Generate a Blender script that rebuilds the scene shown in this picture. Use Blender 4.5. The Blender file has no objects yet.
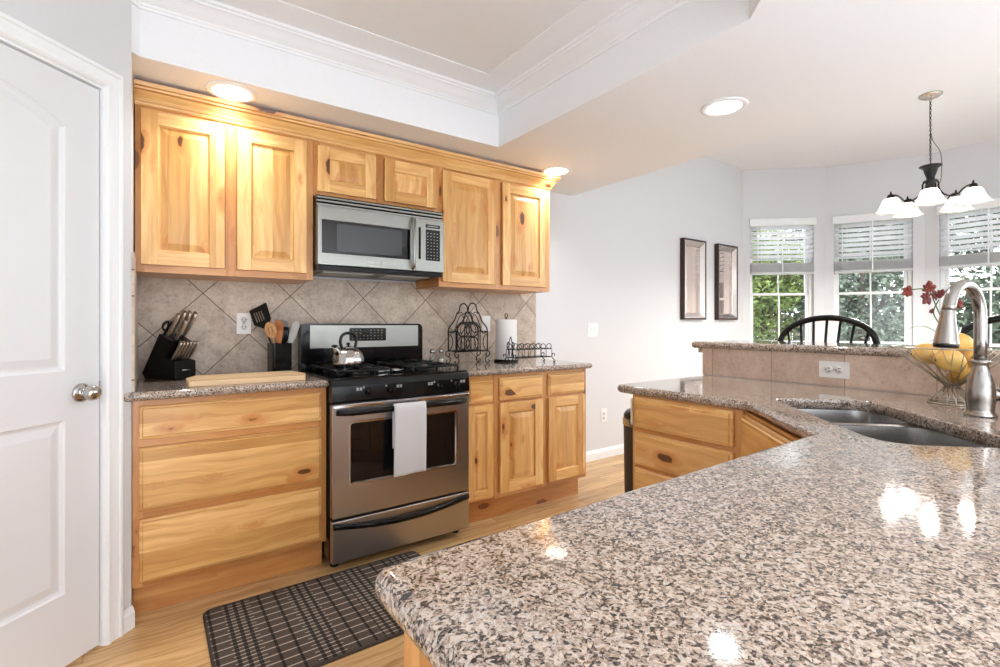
import bpy, bmesh, math, random
from mathutils import Vector, Matrix
from mathutils.geometry import tessellate_polygon
random.seed(7)
R = math.radians
PI = math.pi
C = bpy.context.scene.collection
S = bpy.context.scene

# ------------------------------------------------------------------ camera, world, exposure
cam = bpy.data.cameras.new('camera')
cam.sensor_width = 36.0
cam.lens = 494 / 1000 * 36
cam.shift_y = -0.0095
cam.clip_start = 0.02
co = bpy.data.objects.new('camera', cam)
C.objects.link(co)
co.location = (0, 0, 1.18)
co.rotation_euler = (R(90), 0, R(-35.3))
S.camera = co

w = bpy.data.worlds.new('world')
S.world = w
w.use_nodes = True
wb = w.node_tree.nodes['Background']
wb.inputs['Color'].default_value = (0.88, 0.94, 1.0, 1)
wb.inputs['Strength'].default_value = 3.2
S.view_settings.view_transform = 'Standard'
S.view_settings.look = 'None'
S.view_settings.gamma = 1
S.view_settings.use_curve_mapping = False
S.view_settings.exposure = 0.80
S.cycles.max_bounces = 10
S.cycles.diffuse_bounces = 6
S.cycles.caustics_reflective = False
S.cycles.caustics_refractive = False
S.cycles.sample_clamp_indirect = 4
CAN_POWER = 2.4
CHAND_POWER = 20.0

# ------------------------------------------------------------------ materials
def nt(name):
    m = bpy.data.materials.new(name)
    m.use_nodes = True
    return m, m.node_tree, m.node_tree.nodes['Principled BSDF']

def mat(name, col, rough=0.5, metal=0.0, **kw):
    m, t, b = nt(name)
    b.inputs['Base Color'].default_value = (*col, 1)
    b.inputs['Roughness'].default_value = rough
    b.inputs['Metallic'].default_value = metal
    for k, v in kw.items():
        b.inputs[k.replace('_', ' ')].default_value = v
    return m

class G:
    """tiny node helper"""
    def __init__(s, t): s.t = t
    def n(s, typ, **kw):
        nd = s.t.nodes.new(typ)
        for k, v in kw.items(): setattr(nd, k, v)
        return nd
    def l(s, a, b): s.t.links.new(a, b)
    def math(s, op, a, b=None, c=None):
        nd = s.n('ShaderNodeMath', operation=op)
        for i, v in enumerate((a, b, c)):
            if v is None: continue
            if isinstance(v, (int, float)): nd.inputs[i].default_value = v
            else: s.l(v, nd.inputs[i])
        return nd.outputs[0]
    def mix(s, f, a, b, typ='MIX'):
        nd = s.n('ShaderNodeMix', data_type='RGBA', blend_type=typ)
        for i, v in ((0, f), (6, a), (7, b)):
            if isinstance(v, (int, float)): nd.inputs[i].default_value = v
            elif isinstance(v, tuple): nd.inputs[i].default_value = (*v, 1)
            else: s.l(v, nd.inputs[i])
        return nd.outputs[2]
    def ramp(s, f, stops, interp='LINEAR'):
        nd = s.n('ShaderNodeValToRGB')
        cr = nd.color_ramp
        cr.interpolation = interp
        while len(cr.elements) < len(stops): cr.elements.new(0.5)
        for e, (p, c) in zip(cr.elements, stops):
            e.position = p
            e.color = (*c, 1) if isinstance(c, tuple) else (c, c, c, 1)
        s.l(f, nd.inputs[0])
        return nd.outputs[0]
    def noise(s, v, scale, detail=3, rough=0.5, dist=0.0):
        nd = s.n('ShaderNodeTexNoise')
        s.l(v, nd.inputs['Vector'])
        nd.inputs['Scale'].default_value = scale
        nd.inputs['Detail'].default_value = detail
        nd.inputs['Roughness'].default_value = rough
        nd.inputs['Distortion'].default_value = dist
        return nd.outputs[0], nd.outputs[1]
    def bump(s, b, h, strength, dist=0.01):
        nd = s.n('ShaderNodeBump')
        nd.inputs['Strength'].default_value = strength
        nd.inputs['Distance'].default_value = dist
        s.l(h, nd.inputs['Height'])
        s.l(nd.outputs[0], b.inputs['Normal'])

def wood_mat(name, light, mid, dark, board=0.085, rough=0.32, knots=1.0):
    m, t, b = nt(name)
    g = G(t)
    uv = g.n('ShaderNodeTexCoord').outputs['UV']
    sp = g.n('ShaderNodeSeparateXYZ'); g.l(uv, sp.inputs[0])
    u, v = sp.outputs[0], sp.outputs[1]
    bi = g.math('FLOOR', g.math('DIVIDE', v, board))
    wn = g.n('ShaderNodeTexWhiteNoise', noise_dimensions='1D'); g.l(bi, wn.inputs['W'])
    # knots: few per metre, on a stretched voronoi
    cb = g.n('ShaderNodeCombineXYZ')
    g.l(g.math('MULTIPLY', u, 4.2), cb.inputs[0]); g.l(g.math('MULTIPLY', v, 10.5), cb.inputs[1])
    vo = g.n('ShaderNodeTexVoronoi', feature='F1'); g.l(cb.outputs[0], vo.inputs['Vector'])
    vo.inputs['Scale'].default_value = 1.0
    sc = g.n('ShaderNodeSeparateColor'); g.l(vo.outputs['Color'], sc.inputs[0])
    size = g.ramp(sc.outputs[0], [(0.0, 0.0), (0.18, 0.0), (0.26, 0.06), (0.8, 0.13), (1.0, 0.26)])
    jit, _ = g.noise(uv, 45, 3)
    dist = g.math('ADD', vo.outputs['Distance'], g.math('MULTIPLY', g.math('SUBTRACT', jit, 0.5), 0.12))
    k = g.math('SUBTRACT', size, dist)                      # > 0 inside a knot
    core = g.ramp(g.math('ADD', g.math('MULTIPLY', k, 14.0), 0.5), [(0.35, 0.0), (0.8, 1.0)])
    halo = g.ramp(g.math('ADD', g.math('MULTIPLY', k, 2.8), 0.86), [(0.2, 0.0), (0.85, 1.0)])
    # grain
    cb2 = g.n('ShaderNodeCombineXYZ')
    warp, _ = g.noise(uv, 3.0, 2)
    g.l(g.math('MULTIPLY', u, 2.2), cb2.inputs[0])
    g.l(g.math('ADD', g.math('MULTIPLY', v, 34.0), g.math('ADD', g.math('MULTIPLY', warp, 3.0), g.math('MULTIPLY', halo, 1.6))), cb2.inputs[1])
    g.l(g.math('MULTIPLY', wn.outputs[0], 40.0), cb2.inputs[2])
    gr, _ = g.noise(cb2.outputs[0], 1.0, 4, 0.62)
    col = g.ramp(gr, [(0.28, mid), (0.62, light)])
    tone = g.ramp(wn.outputs[0], [(0.0, tuple(x * y for x, y in zip((0.72, 0.60, 0.44), (1, 1, 1)))), (0.5, (1.0, 0.98, 0.95)), (1.0, (1.05, 1.06, 1.1))])
    col = g.mix(1.0, col, tone, 'MULTIPLY')
    blot, _ = g.noise(cb.outputs[0], 0.9, 2)
    col = g.mix(g.ramp(blot, [(0.52, 0.0), (0.75, 0.55)]), col, mid)
    col = g.mix(g.math('MULTIPLY', halo, 0.75 * knots), col, tuple(x * .9 for x in mid[:1]) + (mid[1] * .62, mid[2] * .45))
    col = g.mix(g.math('MULTIPLY', core, 0.92 * knots), col, dark)
    g.l(col, b.inputs['Base Color'])
    b.inputs['Roughness'].default_value = rough
    b.inputs['Coat Weight'].default_value = 0.08
    b.inputs['Coat Roughness'].default_value = 0.15
    g.bump(b, gr, 0.08, 0.002)
    return m

def granite_mat():
    m, t, b = nt('granite')
    g = G(t)
    oc = g.n('ShaderNodeTexCoord').outputs['Object']
    _, nc = g.noise(oc, 60, 2)
    ad = g.n('ShaderNodeVectorMath', operation='MULTIPLY_ADD')
    g.l(nc, ad.inputs[0]); ad.inputs[1].default_value = (0.012,) * 3; g.l(oc, ad.inputs[2])
    def vor(scale):
        v = g.n('ShaderNodeTexVoronoi'); g.l(ad.outputs[0], v.inputs['Vector']); v.inputs['Scale'].default_value = scale
        s = g.n('ShaderNodeSeparateColor'); g.l(v.outputs['Color'], s.inputs[0])
        return s.outputs[0], s.outputs[1]
    a, a2 = vor(270)
    c, c2 = vor(560)
    patch, _ = g.noise(oc, 45, 3)
    val = g.math('ADD', g.math('MULTIPLY', a, 0.62), g.math('MULTIPLY', c, 0.38))
    val = g.math('ADD', val, g.math('MULTIPLY', g.math('SUBTRACT', patch, 0.5), 0.55))
    col = g.ramp(val, [(0.15, (0.012, 0.010, 0.010)), (0.25, (0.07, 0.055, 0.047)), (0.35, (0.26, 0.195, 0.155)), (0.52, (0.40, 0.325, 0.27)), (0.78, (0.58, 0.515, 0.455))])
    tint = g.ramp(a2, [(0.0, (1.0, 0.92, 0.84)), (0.5, (0.92, 0.92, 0.92)), (1.0, (1.08, 1.0, 0.95))])
    col = g.mix(1.0, col, tint, 'MULTIPLY')
    g.l(col, b.inputs['Base Color'])
    b.inputs['Roughness'].default_value = 0.07
    b.inputs['Coat Weight'].default_value = 0.3
    b.inputs['Coat Roughness'].default_value = 0.03
    return m

def stone_tile_mat(name, tile, x0, z0, diagonal, base, hi, grout=(0.12, 0.085, 0.06), axis='x'):
    m, t, b = nt(name)
    g = G(t)
    oc = g.n('ShaderNodeTexCoord').outputs['Object']
    sp = g.n('ShaderNodeSeparateXYZ'); g.l(oc, sp.inputs[0])
    hx = sp.outputs[0] if axis == 'x' else sp.outputs[1]
    x = g.math('SUBTRACT', hx, x0); z = g.math('SUBTRACT', sp.outputs[2], z0)
    if diagonal:
        p = g.math('DIVIDE', g.math('ADD', x, z), tile * math.sqrt(2))
        q = g.math('DIVIDE', g.math('SUBTRACT', x, z), tile * math.sqrt(2))
    else:
        p = g.math('DIVIDE', x, tile); q = g.math('DIVIDE', z, tile)
    fp, fq = g.math('FRACT', p), g.math('FRACT', q)
    def edge(f): return g.math('MINIMUM', f, g.math('SUBTRACT', 1.0, f))
    e = g.math('MINIMUM', edge(fp), edge(fq))
    wid = 0.0042 / tile / 2
    line = g.ramp(g.math('DIVIDE', e, wid * 2), [(0.45, 1.0), (0.6, 0.0)])
    wn = g.n('ShaderNodeTexWhiteNoise', noise_dimensions='2D')
    cb = g.n('ShaderNodeCombineXYZ'); g.l(g.math('FLOOR', p), cb.inputs[0]); g.l(g.math('FLOOR', q), cb.inputs[1])
    g.l(cb.outputs[0], wn.inputs['Vector'])
    n1, _ = g.noise(oc, 9, 5, 0.6, 0.6)
    n2, _ = g.noise(oc, 70, 4, 0.65)
    f = g.math('ADD', g.math('MULTIPLY', n1, 0.6), g.math('MULTIPLY', n2, 0.4))
    col = g.ramp(f, [(0.36, base), (0.62, hi)])
    col = g.mix(1.0, col, g.ramp(wn.outputs[0], [(0, (0.86, 0.85, 0.84)), (1, (1.08, 1.08, 1.08))]), 'MULTIPLY')
    pit = g.ramp(n2, [(0.30, 1.0), (0.38, 0.0)])
    col = g.mix(g.math('MULTIPLY', pit, 0.4), col, tuple(v * .55 for v in base))
    col = g.mix(line, col, grout)
    g.l(col, b.inputs['Base Color'])
    b.inputs['Roughness'].default_value = 0.42
    h = g.math('SUBTRACT', g.math('MULTIPLY', n2, 0.3), line)
    g.bump(b, h, 0.35, 0.002)
    return m

def floor_mat():
    m, t, b = nt('oak floor')
    g = G(t)
    oc = g.n('ShaderNodeTexCoord').outputs['Object']
    sp = g.n('ShaderNodeSeparateXYZ'); g.l(oc, sp.inputs[0])
    x, y = sp.outputs[0], sp.outputs[1]
    row = g.math('FLOOR', g.math('DIVIDE', y, 0.083))
    wr = g.n('ShaderNodeTexWhiteNoise', noise_dimensions='1D'); g.l(row, wr.inputs['W'])
    xs = g.math('ADD', g.math('DIVIDE', x, 0.95), g.math('MULTIPLY', wr.outputs[0], 13.0))
    cb = g.n('ShaderNodeCombineXYZ'); g.l(row, cb.inputs[0]); g.l(g.math('FLOOR', xs), cb.inputs[1])
    wn = g.n('ShaderNodeTexWhiteNoise', noise_dimensions='2D'); g.l(cb.outputs[0], wn.inputs['Vector'])
    cg = g.n('ShaderNodeCombineXYZ')
    wv, _ = g.noise(oc, 4.0, 2)
    g.l(g.math('MULTIPLY', x, 2.0), cg.inputs[0])
    g.l(g.math('ADD', g.math('MULTIPLY', y, 42.0), g.math('MULTIPLY', wv, 4.0)), cg.inputs[1])
    g.l(g.math('MULTIPLY', wn.outputs[0], 50.0), cg.inputs[2])
    gr, _ = g.noise(cg.outputs[0], 1.0, 5, 0.6)
    col = g.ramp(gr, [(0.30, (0.42, 0.225, 0.085)), (0.5, (0.64, 0.40, 0.18)), (0.7, (0.74, 0.50, 0.25))])
    col = g.mix(1.0, col, g.ramp(wn.outputs[0], [(0, (0.80, 0.76, 0.70)), (1, (1.08, 1.07, 1.06))]), 'MULTIPLY')
    fy = g.math('FRACT', g.math('DIVIDE', y, 0.083)); fx = g.math('FRACT', xs)
    ly = g.ramp(g.math('MINIMUM', fy, g.math('SUBTRACT', 1.0, fy)), [(0.004, 1.0), (0.018, 0.0)])
    lx = g.ramp(g.math('MINIMUM', fx, g.math('SUBTRACT', 1.0, fx)), [(0.0006, 1.0), (0.0016, 0.0)])
    col = g.mix(g.math('MULTIPLY', g.math('MAXIMUM', ly, lx), 0.6), col, (0.16, 0.08, 0.03))
    g.l(col, b.inputs['Base Color'])
    b.inputs['Roughness'].default_value = 0.25
    g.bump(b, gr, 0.05, 0.002)
    return m

def rug_mat():
    m, t, b = nt('rug weave')
    g = G(t)
    oc = g.n('ShaderNodeTexCoord').outputs['Object']
    sp = g.n('ShaderNodeSeparateXYZ'); g.l(oc, sp.inputs[0])
    x, y = sp.outputs[0], sp.outputs[1]
    def stripe(v, pitch, width, off=0.0):
        f = g.math('FRACT', g.math('ADD', g.math('DIVIDE', v, pitch), off))
        return g.math('LESS_THAN', f, width)
    beige = stripe(y, 0.046, 0.12)
    fine = g.math('MULTIPLY', stripe(y, 0.023, 0.16), stripe(x, 0.24, 0.42))
    blk = g.math('MAXIMUM', stripe(x, 0.062, 0.17), g.math('MULTIPLY', stripe(x, 0.031, 0.42), stripe(x, 0.24, 0.42)))
    blk2 = stripe(y, 0.185, 0.08, 0.5)
    n, _ = g.noise(oc, 420, 2)
    base = g.ramp(n, [(0.3, (0.045, 0.032, 0.024)), (0.7, (0.11, 0.08, 0.06))])
    col = g.mix(blk, base, (0.010, 0.008, 0.007))
    lt = g.math('MAXIMUM', beige, fine)
    lt = g.math('MULTIPLY', lt, g.math('SUBTRACT', 1.0, g.math('MULTIPLY', blk, 0.8)))
    col = g.mix(lt, col, (0.50, 0.42, 0.34))
    g.l(col, b.inputs['Base Color'])
    b.inputs['Roughness'].default_value = 0.95
    g.bump(b, n, 0.6, 0.003)
    return m

def steel_mat(name, col=(0.46, 0.445, 0.43), rough=0.30, axis=0):
    m, t, b = nt(name)
    g = G(t)
    oc = g.n('ShaderNodeTexCoord').outputs['Object']
    mp = g.n('ShaderNodeMapping'); g.l(oc, mp.inputs[0])
    s = [900, 900, 900]; s[axis] = 6
    mp.inputs['Scale'].default_value = s
    n, _ = g.noise(mp.outputs[0], 1.0, 2)
    g.l(g.mix(g.ramp(n, [(0.3, 0.0), (0.7, 1.0)]), tuple(c * .93 for c in col), col), b.inputs['Base Color'])
    b.inputs['Metallic'].default_value = 1.0
    b.inputs['Roughness'].default_value = rough
    b.inputs['Anisotropic'].default_value = 0.5
    return m

def wall_mat(name, col, bump=0.06):
    m, t, b = nt(name)
    g = G(t)
    oc = g.n('ShaderNodeTexCoord').outputs['Object']
    n, _ = g.noise(oc, 60, 4)
    g.l(g.mix(g.ramp(n, [(0.3, 0.0), (0.7, 1.0)]), tuple(c * .985 for c in col), col), b.inputs['Base Color'])
    b.inputs['Roughness'].default_value = 0.6
    g.bump(b, n, bump, 0.004)
    return m

def leaf_mat(name, a, c):
    m, t, b = nt(name)
    g = G(t)
    oc = g.n('ShaderNodeTexCoord').outputs['Object']
    n, _ = g.noise(oc, 6, 4, 0.7)
    g.l(g.ramp(n, [(0.35, a), (0.65, c)]), b.inputs['Base Color'])
    b.inputs['Roughness'].default_value = 0.6
    b.inputs['Transmission Weight'].default_value = 0.0
    return m

M = {}
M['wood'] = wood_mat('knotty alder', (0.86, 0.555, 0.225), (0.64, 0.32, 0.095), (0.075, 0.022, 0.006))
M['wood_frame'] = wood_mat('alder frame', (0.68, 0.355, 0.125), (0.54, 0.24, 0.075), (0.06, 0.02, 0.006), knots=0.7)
M['board'] = wood_mat('maple board', (0.80, 0.60, 0.36), (0.72, 0.50, 0.27), (0.5, 0.3, 0.15), board=0.05, rough=0.5, knots=0.0)
M['spoon'] = wood_mat('spoon wood', (0.62, 0.36, 0.16), (0.50, 0.26, 0.10), (0.2, 0.1, 0.05), board=0.3, rough=0.5, knots=0.0)
M['spoon2'] = wood_mat('reddish spoon wood', (0.60, 0.24, 0.08), (0.48, 0.17, 0.05), (0.2, 0.1, 0.05), board=0.3, rough=0.5, knots=0.0)
M['granite'] = granite_mat()
M['tile'] = stone_tile_mat('backsplash tile', 0.3051, 0.2265, 1.341, True, (0.40, 0.31, 0.235), (0.65, 0.55, 0.445))
M['tile_side'] = stone_tile_mat('side backsplash tile', 0.3051, 2.78, 1.341, True, (0.40, 0.31, 0.235), (0.65, 0.55, 0.445), axis='y')
M['tile_bar'] = stone_tile_mat('bar tile', 0.298, 1.451, 0.835, False, (0.52, 0.38, 0.29), (0.70, 0.55, 0.45), grout=(0.40, 0.28, 0.21), axis='y')
M['floor'] = floor_mat()
M['rug'] = rug_mat()
M['rug_edge'] = mat('rug binding', (0.05, 0.038, 0.03), 0.9)
M['wall'] = wall_mat('wall paint', (0.68, 0.69, 0.71))
M['ceil'] = wall_mat('ceiling paint', (0.86, 0.88, 0.905), 0.12)
M['bounce_floor'] = wall_mat('pale carpet', (0.80, 0.81, 0.83), 0.3)  # pale unseen floor, added to bounce neutral light onto the ceiling
M['ceil_in'] = wall_mat('darker tray ceiling', (0.78, 0.80, 0.80), 0.12)  # slightly darker tone than the rest of the ceiling
M['trim'] = mat('white trim paint', (0.86, 0.88, 0.90), 0.3)
M['door'] = mat('white door paint', (0.76, 0.77, 0.79), 0.32)
M['plate'] = mat('white plastic plate', (0.85, 0.85, 0.84), 0.35)
M['cream'] = mat('cream plastic plate', (0.80, 0.76, 0.62), 0.35)
M['steel'] = steel_mat('brushed stainless')
M['steel_dim'] = steel_mat('dimmed stainless', (0.33, 0.33, 0.305), 0.33)  # same steel, darkened to offset the bright reflections on these faces
M['steel_sink'] = steel_mat('sink stainless', (0.42, 0.41, 0.40), 0.25)
M['nickel'] = steel_mat('brushed nickel', (0.36, 0.335, 0.31), 0.24, 2)
M['chrome'] = mat('polished steel', (0.52, 0.51, 0.50), 0.13, 1.0)
M['black'] = mat('black enamel', (0.004, 0.004, 0.0045), 0.12, Specular_IOR_Level=0.28)
M['black_matte'] = mat('black cast iron', (0.004, 0.004, 0.0045), 0.38, Specular_IOR_Level=0.28)
M['black_plastic'] = mat('black plastic', (0.004, 0.004, 0.0045), 0.3, Specular_IOR_Level=0.28)
M['block'] = mat('black painted wood', (0.004, 0.004, 0.0045), 0.35, Specular_IOR_Level=0.28)
M['iron'] = mat('wrought iron', (0.008, 0.006, 0.005), 0.5, Specular_IOR_Level=0.25)
M['bronze'] = mat('dark bronze', (0.006, 0.006, 0.006), 0.4, Specular_IOR_Level=0.3)
M['wire'] = mat('champagne wire', (0.45, 0.40, 0.32), 0.28, 1.0)
M['glass_dark'] = mat('dark oven glass', (0.006, 0.006, 0.007), 0.04)
M['glass_mesh'] = mat('microwave window screen', (0.05, 0.056, 0.065), 0.10)
M['ink'] = mat('white print', (0.42, 0.43, 0.43), 0.5)
M['display'] = mat('display black', (0.010, 0.012, 0.012), 0.1)
M['towel'] = mat('towel cotton', (0.62, 0.62, 0.635), 0.95)
M['paper'] = mat('paper towel', (0.88, 0.88, 0.87), 0.95)
M['chair'] = mat('black painted chair', (0.004, 0.004, 0.0045), 0.3, Specular_IOR_Level=0.28)
M['blind'] = mat('white blind slat', (0.88, 0.90, 0.92), 0.45)
M['vinyl'] = mat('white vinyl window', (0.82, 0.84, 0.84), 0.4)
M['frame_dark'] = mat('dark mahogany frame', (0.035, 0.010, 0.007), 0.3)
M['frame_silver'] = mat('silver bevel', (0.55, 0.50, 0.47), 0.25, 0.9)
M['art_glass'] = mat('picture glass over pale print', (0.86, 0.74, 0.68), 0.04, 0.75)
M['mango'] = None
M['bin'] = mat('dark brown bin', (0.03, 0.018, 0.012), 0.35)
M['plastic_grey'] = mat('grey translucent plastic', (0.36, 0.38, 0.40), 0.2)
M['plastic_pale'] = mat('pale plastic spatula', (0.55, 0.56, 0.54), 0.35)
M['stem'] = mat('flower stem', (0.05, 0.13, 0.03), 0.5)
M['leafg'] = mat('flower leaf', (0.05, 0.22, 0.04), 0.45)
M['petal'] = mat('red petals', (0.15, 0.012, 0.012), 0.5)
M['petal2'] = mat('orange red petals', (0.23, 0.035, 0.022), 0.5)
M['trunk'] = mat('bark', (0.10, 0.07, 0.05), 0.9)
M['grass'] = leaf_mat('dry lawn and gravel', (0.26, 0.27, 0.20), (0.42, 0.42, 0.36))
M['leaf1'] = leaf_mat('bright leaves', (0.05, 0.09, 0.02), (0.26, 0.33, 0.08))
M['leaf2'] = leaf_mat('grey green leaves', (0.03, 0.05, 0.028), (0.20, 0.24, 0.17))
M['leaf3'] = leaf_mat('dark green leaves', (0.015, 0.03, 0.015), (0.08, 0.11, 0.06))
M['fence'] = mat('weathered fence wood', (0.30, 0.25, 0.20), 0.8)
M['pepper'] = mat('ground pepper', (0.02, 0.014, 0.01), 0.6)
M['salt'] = mat('salt', (0.8, 0.8, 0.78), 0.6)

m, t, b = nt('mango skin'); g = G(t)
oc = g.n('ShaderNodeTexCoord').outputs['Object']
n, _ = g.noise(oc, 9, 3)
g.l(g.ramp(n, [(0.35, (0.66, 0.32, 0.045)), (0.6, (0.80, 0.52, 0.14))]), b.inputs['Base Color'])
b.inputs['Roughness'].default_value = 0.38
M['mango'] = m

m, t, b = nt('translucent blind slat'); g = G(t)
tl = g.n('ShaderNodeBsdfTranslucent'); tl.inputs[0].default_value = (0.90, 0.90, 0.90, 1)
b.inputs['Base Color'].default_value = (0.88, 0.90, 0.92, 1)
mx = g.n('ShaderNodeMixShader'); mx.inputs[0].default_value = 0.6; g.l(b.outputs[0], mx.inputs[1]); g.l(tl.outputs[0], mx.inputs[2])
g.l(mx.outputs[0], t.nodes['Material Output'].inputs[0])
M['slat'] = m
m, t, b = nt('window glass'); g = G(t)
tr = g.n('ShaderNodeBsdfTransparent'); gl = g.n('ShaderNodeBsdfGlossy'); gl.inputs['Roughness'].default_value = 0.0
fr = g.n('ShaderNodeFresnel'); fr.inputs[0].default_value = 1.3
mx = g.n('ShaderNodeMixShader'); g.l(fr.outputs[0], mx.inputs[0]); g.l(tr.outputs[0], mx.inputs[1]); g.l(gl.outputs[0], mx.inputs[2])
g.l(mx.outputs[0], t.nodes['Material Output'].inputs[0])
M['glass'] = m
m, t, b = nt('clear glassware'); g = G(t)
tr = g.n('ShaderNodeBsdfTransparent'); tr.inputs[0].default_value = (0.9, 0.92, 0.93, 1)
gl = g.n('ShaderNodeBsdfGlossy'); gl.inputs['Roughness'].default_value = 0.03
lw = g.n('ShaderNodeLayerWeight'); lw.inputs[0].default_value = 0.35
mx = g.n('ShaderNodeMixShader'); g.l(lw.outputs['Facing'], mx.inputs[0]); g.l(tr.outputs[0], mx.inputs[1]); g.l(gl.outputs[0], mx.inputs[2])
g.l(mx.outputs[0], t.nodes['Material Output'].inputs[0])
M['glassware'] = m

def emit(name, col, s, base=(0.8, 0.8, 0.8)):
    return mat(name, base, 0.4, 0, Emission_Color=(*col, 1), Emission_Strength=s)
M['lamp'] = emit('lit downlight lens', (1.0, 0.97, 0.90), 4.0)
M['bulb'] = emit('lit bulb', (1.0, 0.95, 0.88), 1.5)
m, t, b = nt('frosted lit glass'); g = G(t)
b.inputs['Base Color'].default_value = (0.85, 0.84, 0.82, 1); b.inputs['Roughness'].default_value = 0.3
tl = g.n('ShaderNodeBsdfTranslucent'); tl.inputs[0].default_value = (0.95, 0.94, 0.92, 1)
mx = g.n('ShaderNodeMixShader'); mx.inputs[0].default_value = 0.65; g.l(b.outputs[0], mx.inputs[1]); g.l(tl.outputs[0], mx.inputs[2])
g.l(mx.outputs[0], t.nodes['Material Output'].inputs[0])
M['shade'] = m

# ------------------------------------------------------------------ mesh builder
AX = {'x': 0, 'y': 1, 'z': 2}
class MB:
    def __init__(s):
        s.v = []; s.f = []; s.g = []; s.sm = []
    def add(s, vs, fs, grain='x', smooth=False, off=None):
        o = len(s.v)
        s.v += [Vector(p) for p in vs]
        off = off or (random.uniform(0, 40), random.uniform(0, 40))
        for f in fs:
            s.f.append([i + o for i in f]); s.g.append((AX[grain], off)); s.sm.append(smooth)
        return s
    def box(s, x0, x1, y0, y1, z0, z1, grain='x', off=None):
        vs = [(x, y, z) for z in (z0, z1) for y in (y0, y1) for x in (x0, x1)]
        return s.add(vs, [(0, 2, 3, 1), (4, 5, 7, 6), (0, 1, 5, 4), (2, 6, 7, 3), (0, 4, 6, 2), (1, 3, 7, 5)], grain, off=off)
    def prism(s, poly, z0, z1, cap0=True, cap1=True, holes=(), grain='x'):
        """vertical prism of an xy polygon (counter-clockwise), with optional holes"""
        loops = [list(poly)] + [list(h) for h in holes]
        vs, fs = [], []
        base = []
        for lp in loops:
            base.append(len(vs)); n = len(lp)
            vs += [(p[0], p[1], z0) for p in lp] + [(p[0], p[1], z1) for p in lp]
            o = base[-1]
            for i in range(n):
                j = (i + 1) % n
                fs.append((o + i, o + j, o + n + j, o + n + i))
        tris = tessellate_polygon([[Vector((p[0], p[1], 0)) for p in lp] for lp in loops])
        flat = []
        for li, lp in enumerate(loops): flat += [(li, i) for i in range(len(lp))]
        def idx(k, top):
            li, i = flat[k]
            return base[li] + i + (len(loops[li]) if top else 0)
        for t in tris:
            if cap1: fs.append([idx(k, True) for k in t])
            if cap0: fs.append([idx(k, False) for k in reversed(t)])
        return s.add(vs, fs, grain)
    def lathe(s, prof, c=(0, 0, 0), n=24, axis='z', smooth=True):
        vs, fs = [], []
        for (r, h) in prof:
            for k in range(n):
                a = 2 * PI * k / n
                p = (r * math.cos(a), r * math.sin(a), h)
                if axis == 'x': p = (h, p[0], p[1])
                if axis == 'y': p = (p[1], h, p[0])
                vs.append((p[0] + c[0], p[1] + c[1], p[2] + c[2]))
        m = len(prof)
        for i in range(m - 1):
            for k in range(n):
                k2 = (k + 1) % n
                fs.append((i * n + k, i * n + k2, (i + 1) * n + k2, (i + 1) * n + k))
        fs.append(list(range(n))[::-1]); fs.append([(m - 1) * n + k for k in range(n)])
        return s.add(vs, fs, 'z', smooth)
    def tube(s, pts, r, n=8, closed=False, smooth=True):
        pts = [Vector(p) for p in pts]
        m = len(pts)
        rs = r if isinstance(r, (list, tuple)) else [r] * m
        vs, fs = [], []
        prev = None
        for i in range(m):
            if closed: d = pts[(i + 1) % m] - pts[i - 1]
            else: d = pts[min(i + 1, m - 1)] - pts[max(i - 1, 0)]
            if d.length < 1e-9: d = Vector((0, 0, 1))
            d.normalize()
            if prev is None:
                prev = d.orthogonal().normalized()
            u = (prev - d * prev.dot(d))
            if u.length < 1e-6: u = d.orthogonal()
            u.normalize(); prev = u
            w_ = d.cross(u)
            for k in range(n):
                a = 2 * PI * k / n
                vs.append(pts[i] + u * (rs[i] * math.cos(a)) + w_ * (rs[i] * math.sin(a)))
        for i in range(m if closed else m - 1):
            for k in range(n):
                k2 = (k + 1) % n; j = (i + 1) % m
                fs.append((i * n + k, i * n + k2, j * n + k2, j * n + k))
        if not closed:
            fs.append(list(range(n))[::-1]); fs.append([(m - 1) * n + k for k in range(n)])
        return s.add(vs, fs, 'x', smooth)
    def loft(s, loops, cap0=True, cap1=True, smooth=False, grain='x', closed=False):
        n = len(loops[0]); vs = []; fs = []
        for lp in loops: vs += [tuple(p) for p in lp]
        m = len(loops)
        for i in range(m if closed else m - 1):
            j = (i + 1) % m
            for k in range(n):
                k2 = (k + 1) % n
                fs.append((i * n + k, i * n + k2, j * n + k2, j * n + k))
        if cap0: fs.append(list(range(n))[::-1])
        if cap1: fs.append([(m - 1) * n + k for k in range(n)])
        return s.add(vs, fs, grain, smooth)
    def move(s, mtx, start=0):
        for i in range(start, len(s.v)): s.v[i] = mtx @ s.v[i]
        return s
    def mesh(s, name, m):
        me = bpy.data.meshes.new(name)
        me.from_pydata([tuple(v) for v in s.v], [], s.f)
        uvl = me.uv_layers.new(name='UVMap')
        for p in me.polygons:
            gr, off = s.g[p.index]
            p.use_smooth = s.sm[p.index]
            nrm = p.normal
            dom = max(range(3), key=lambda i: abs(nrm[i]))
            rest = [i for i in range(3) if i != dom]
            if gr in rest: a, b2 = gr, [i for i in rest if i != gr][0]
            else: a, b2 = rest
            for li in p.loop_indices:
                c = me.vertices[me.loops[li].vertex_index].co
                uvl.data[li].uv = (c[a] + off[0], c[b2] + off[1])
        me.materials.append(m if not isinstance(m, str) else M[m])
        return me
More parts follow.
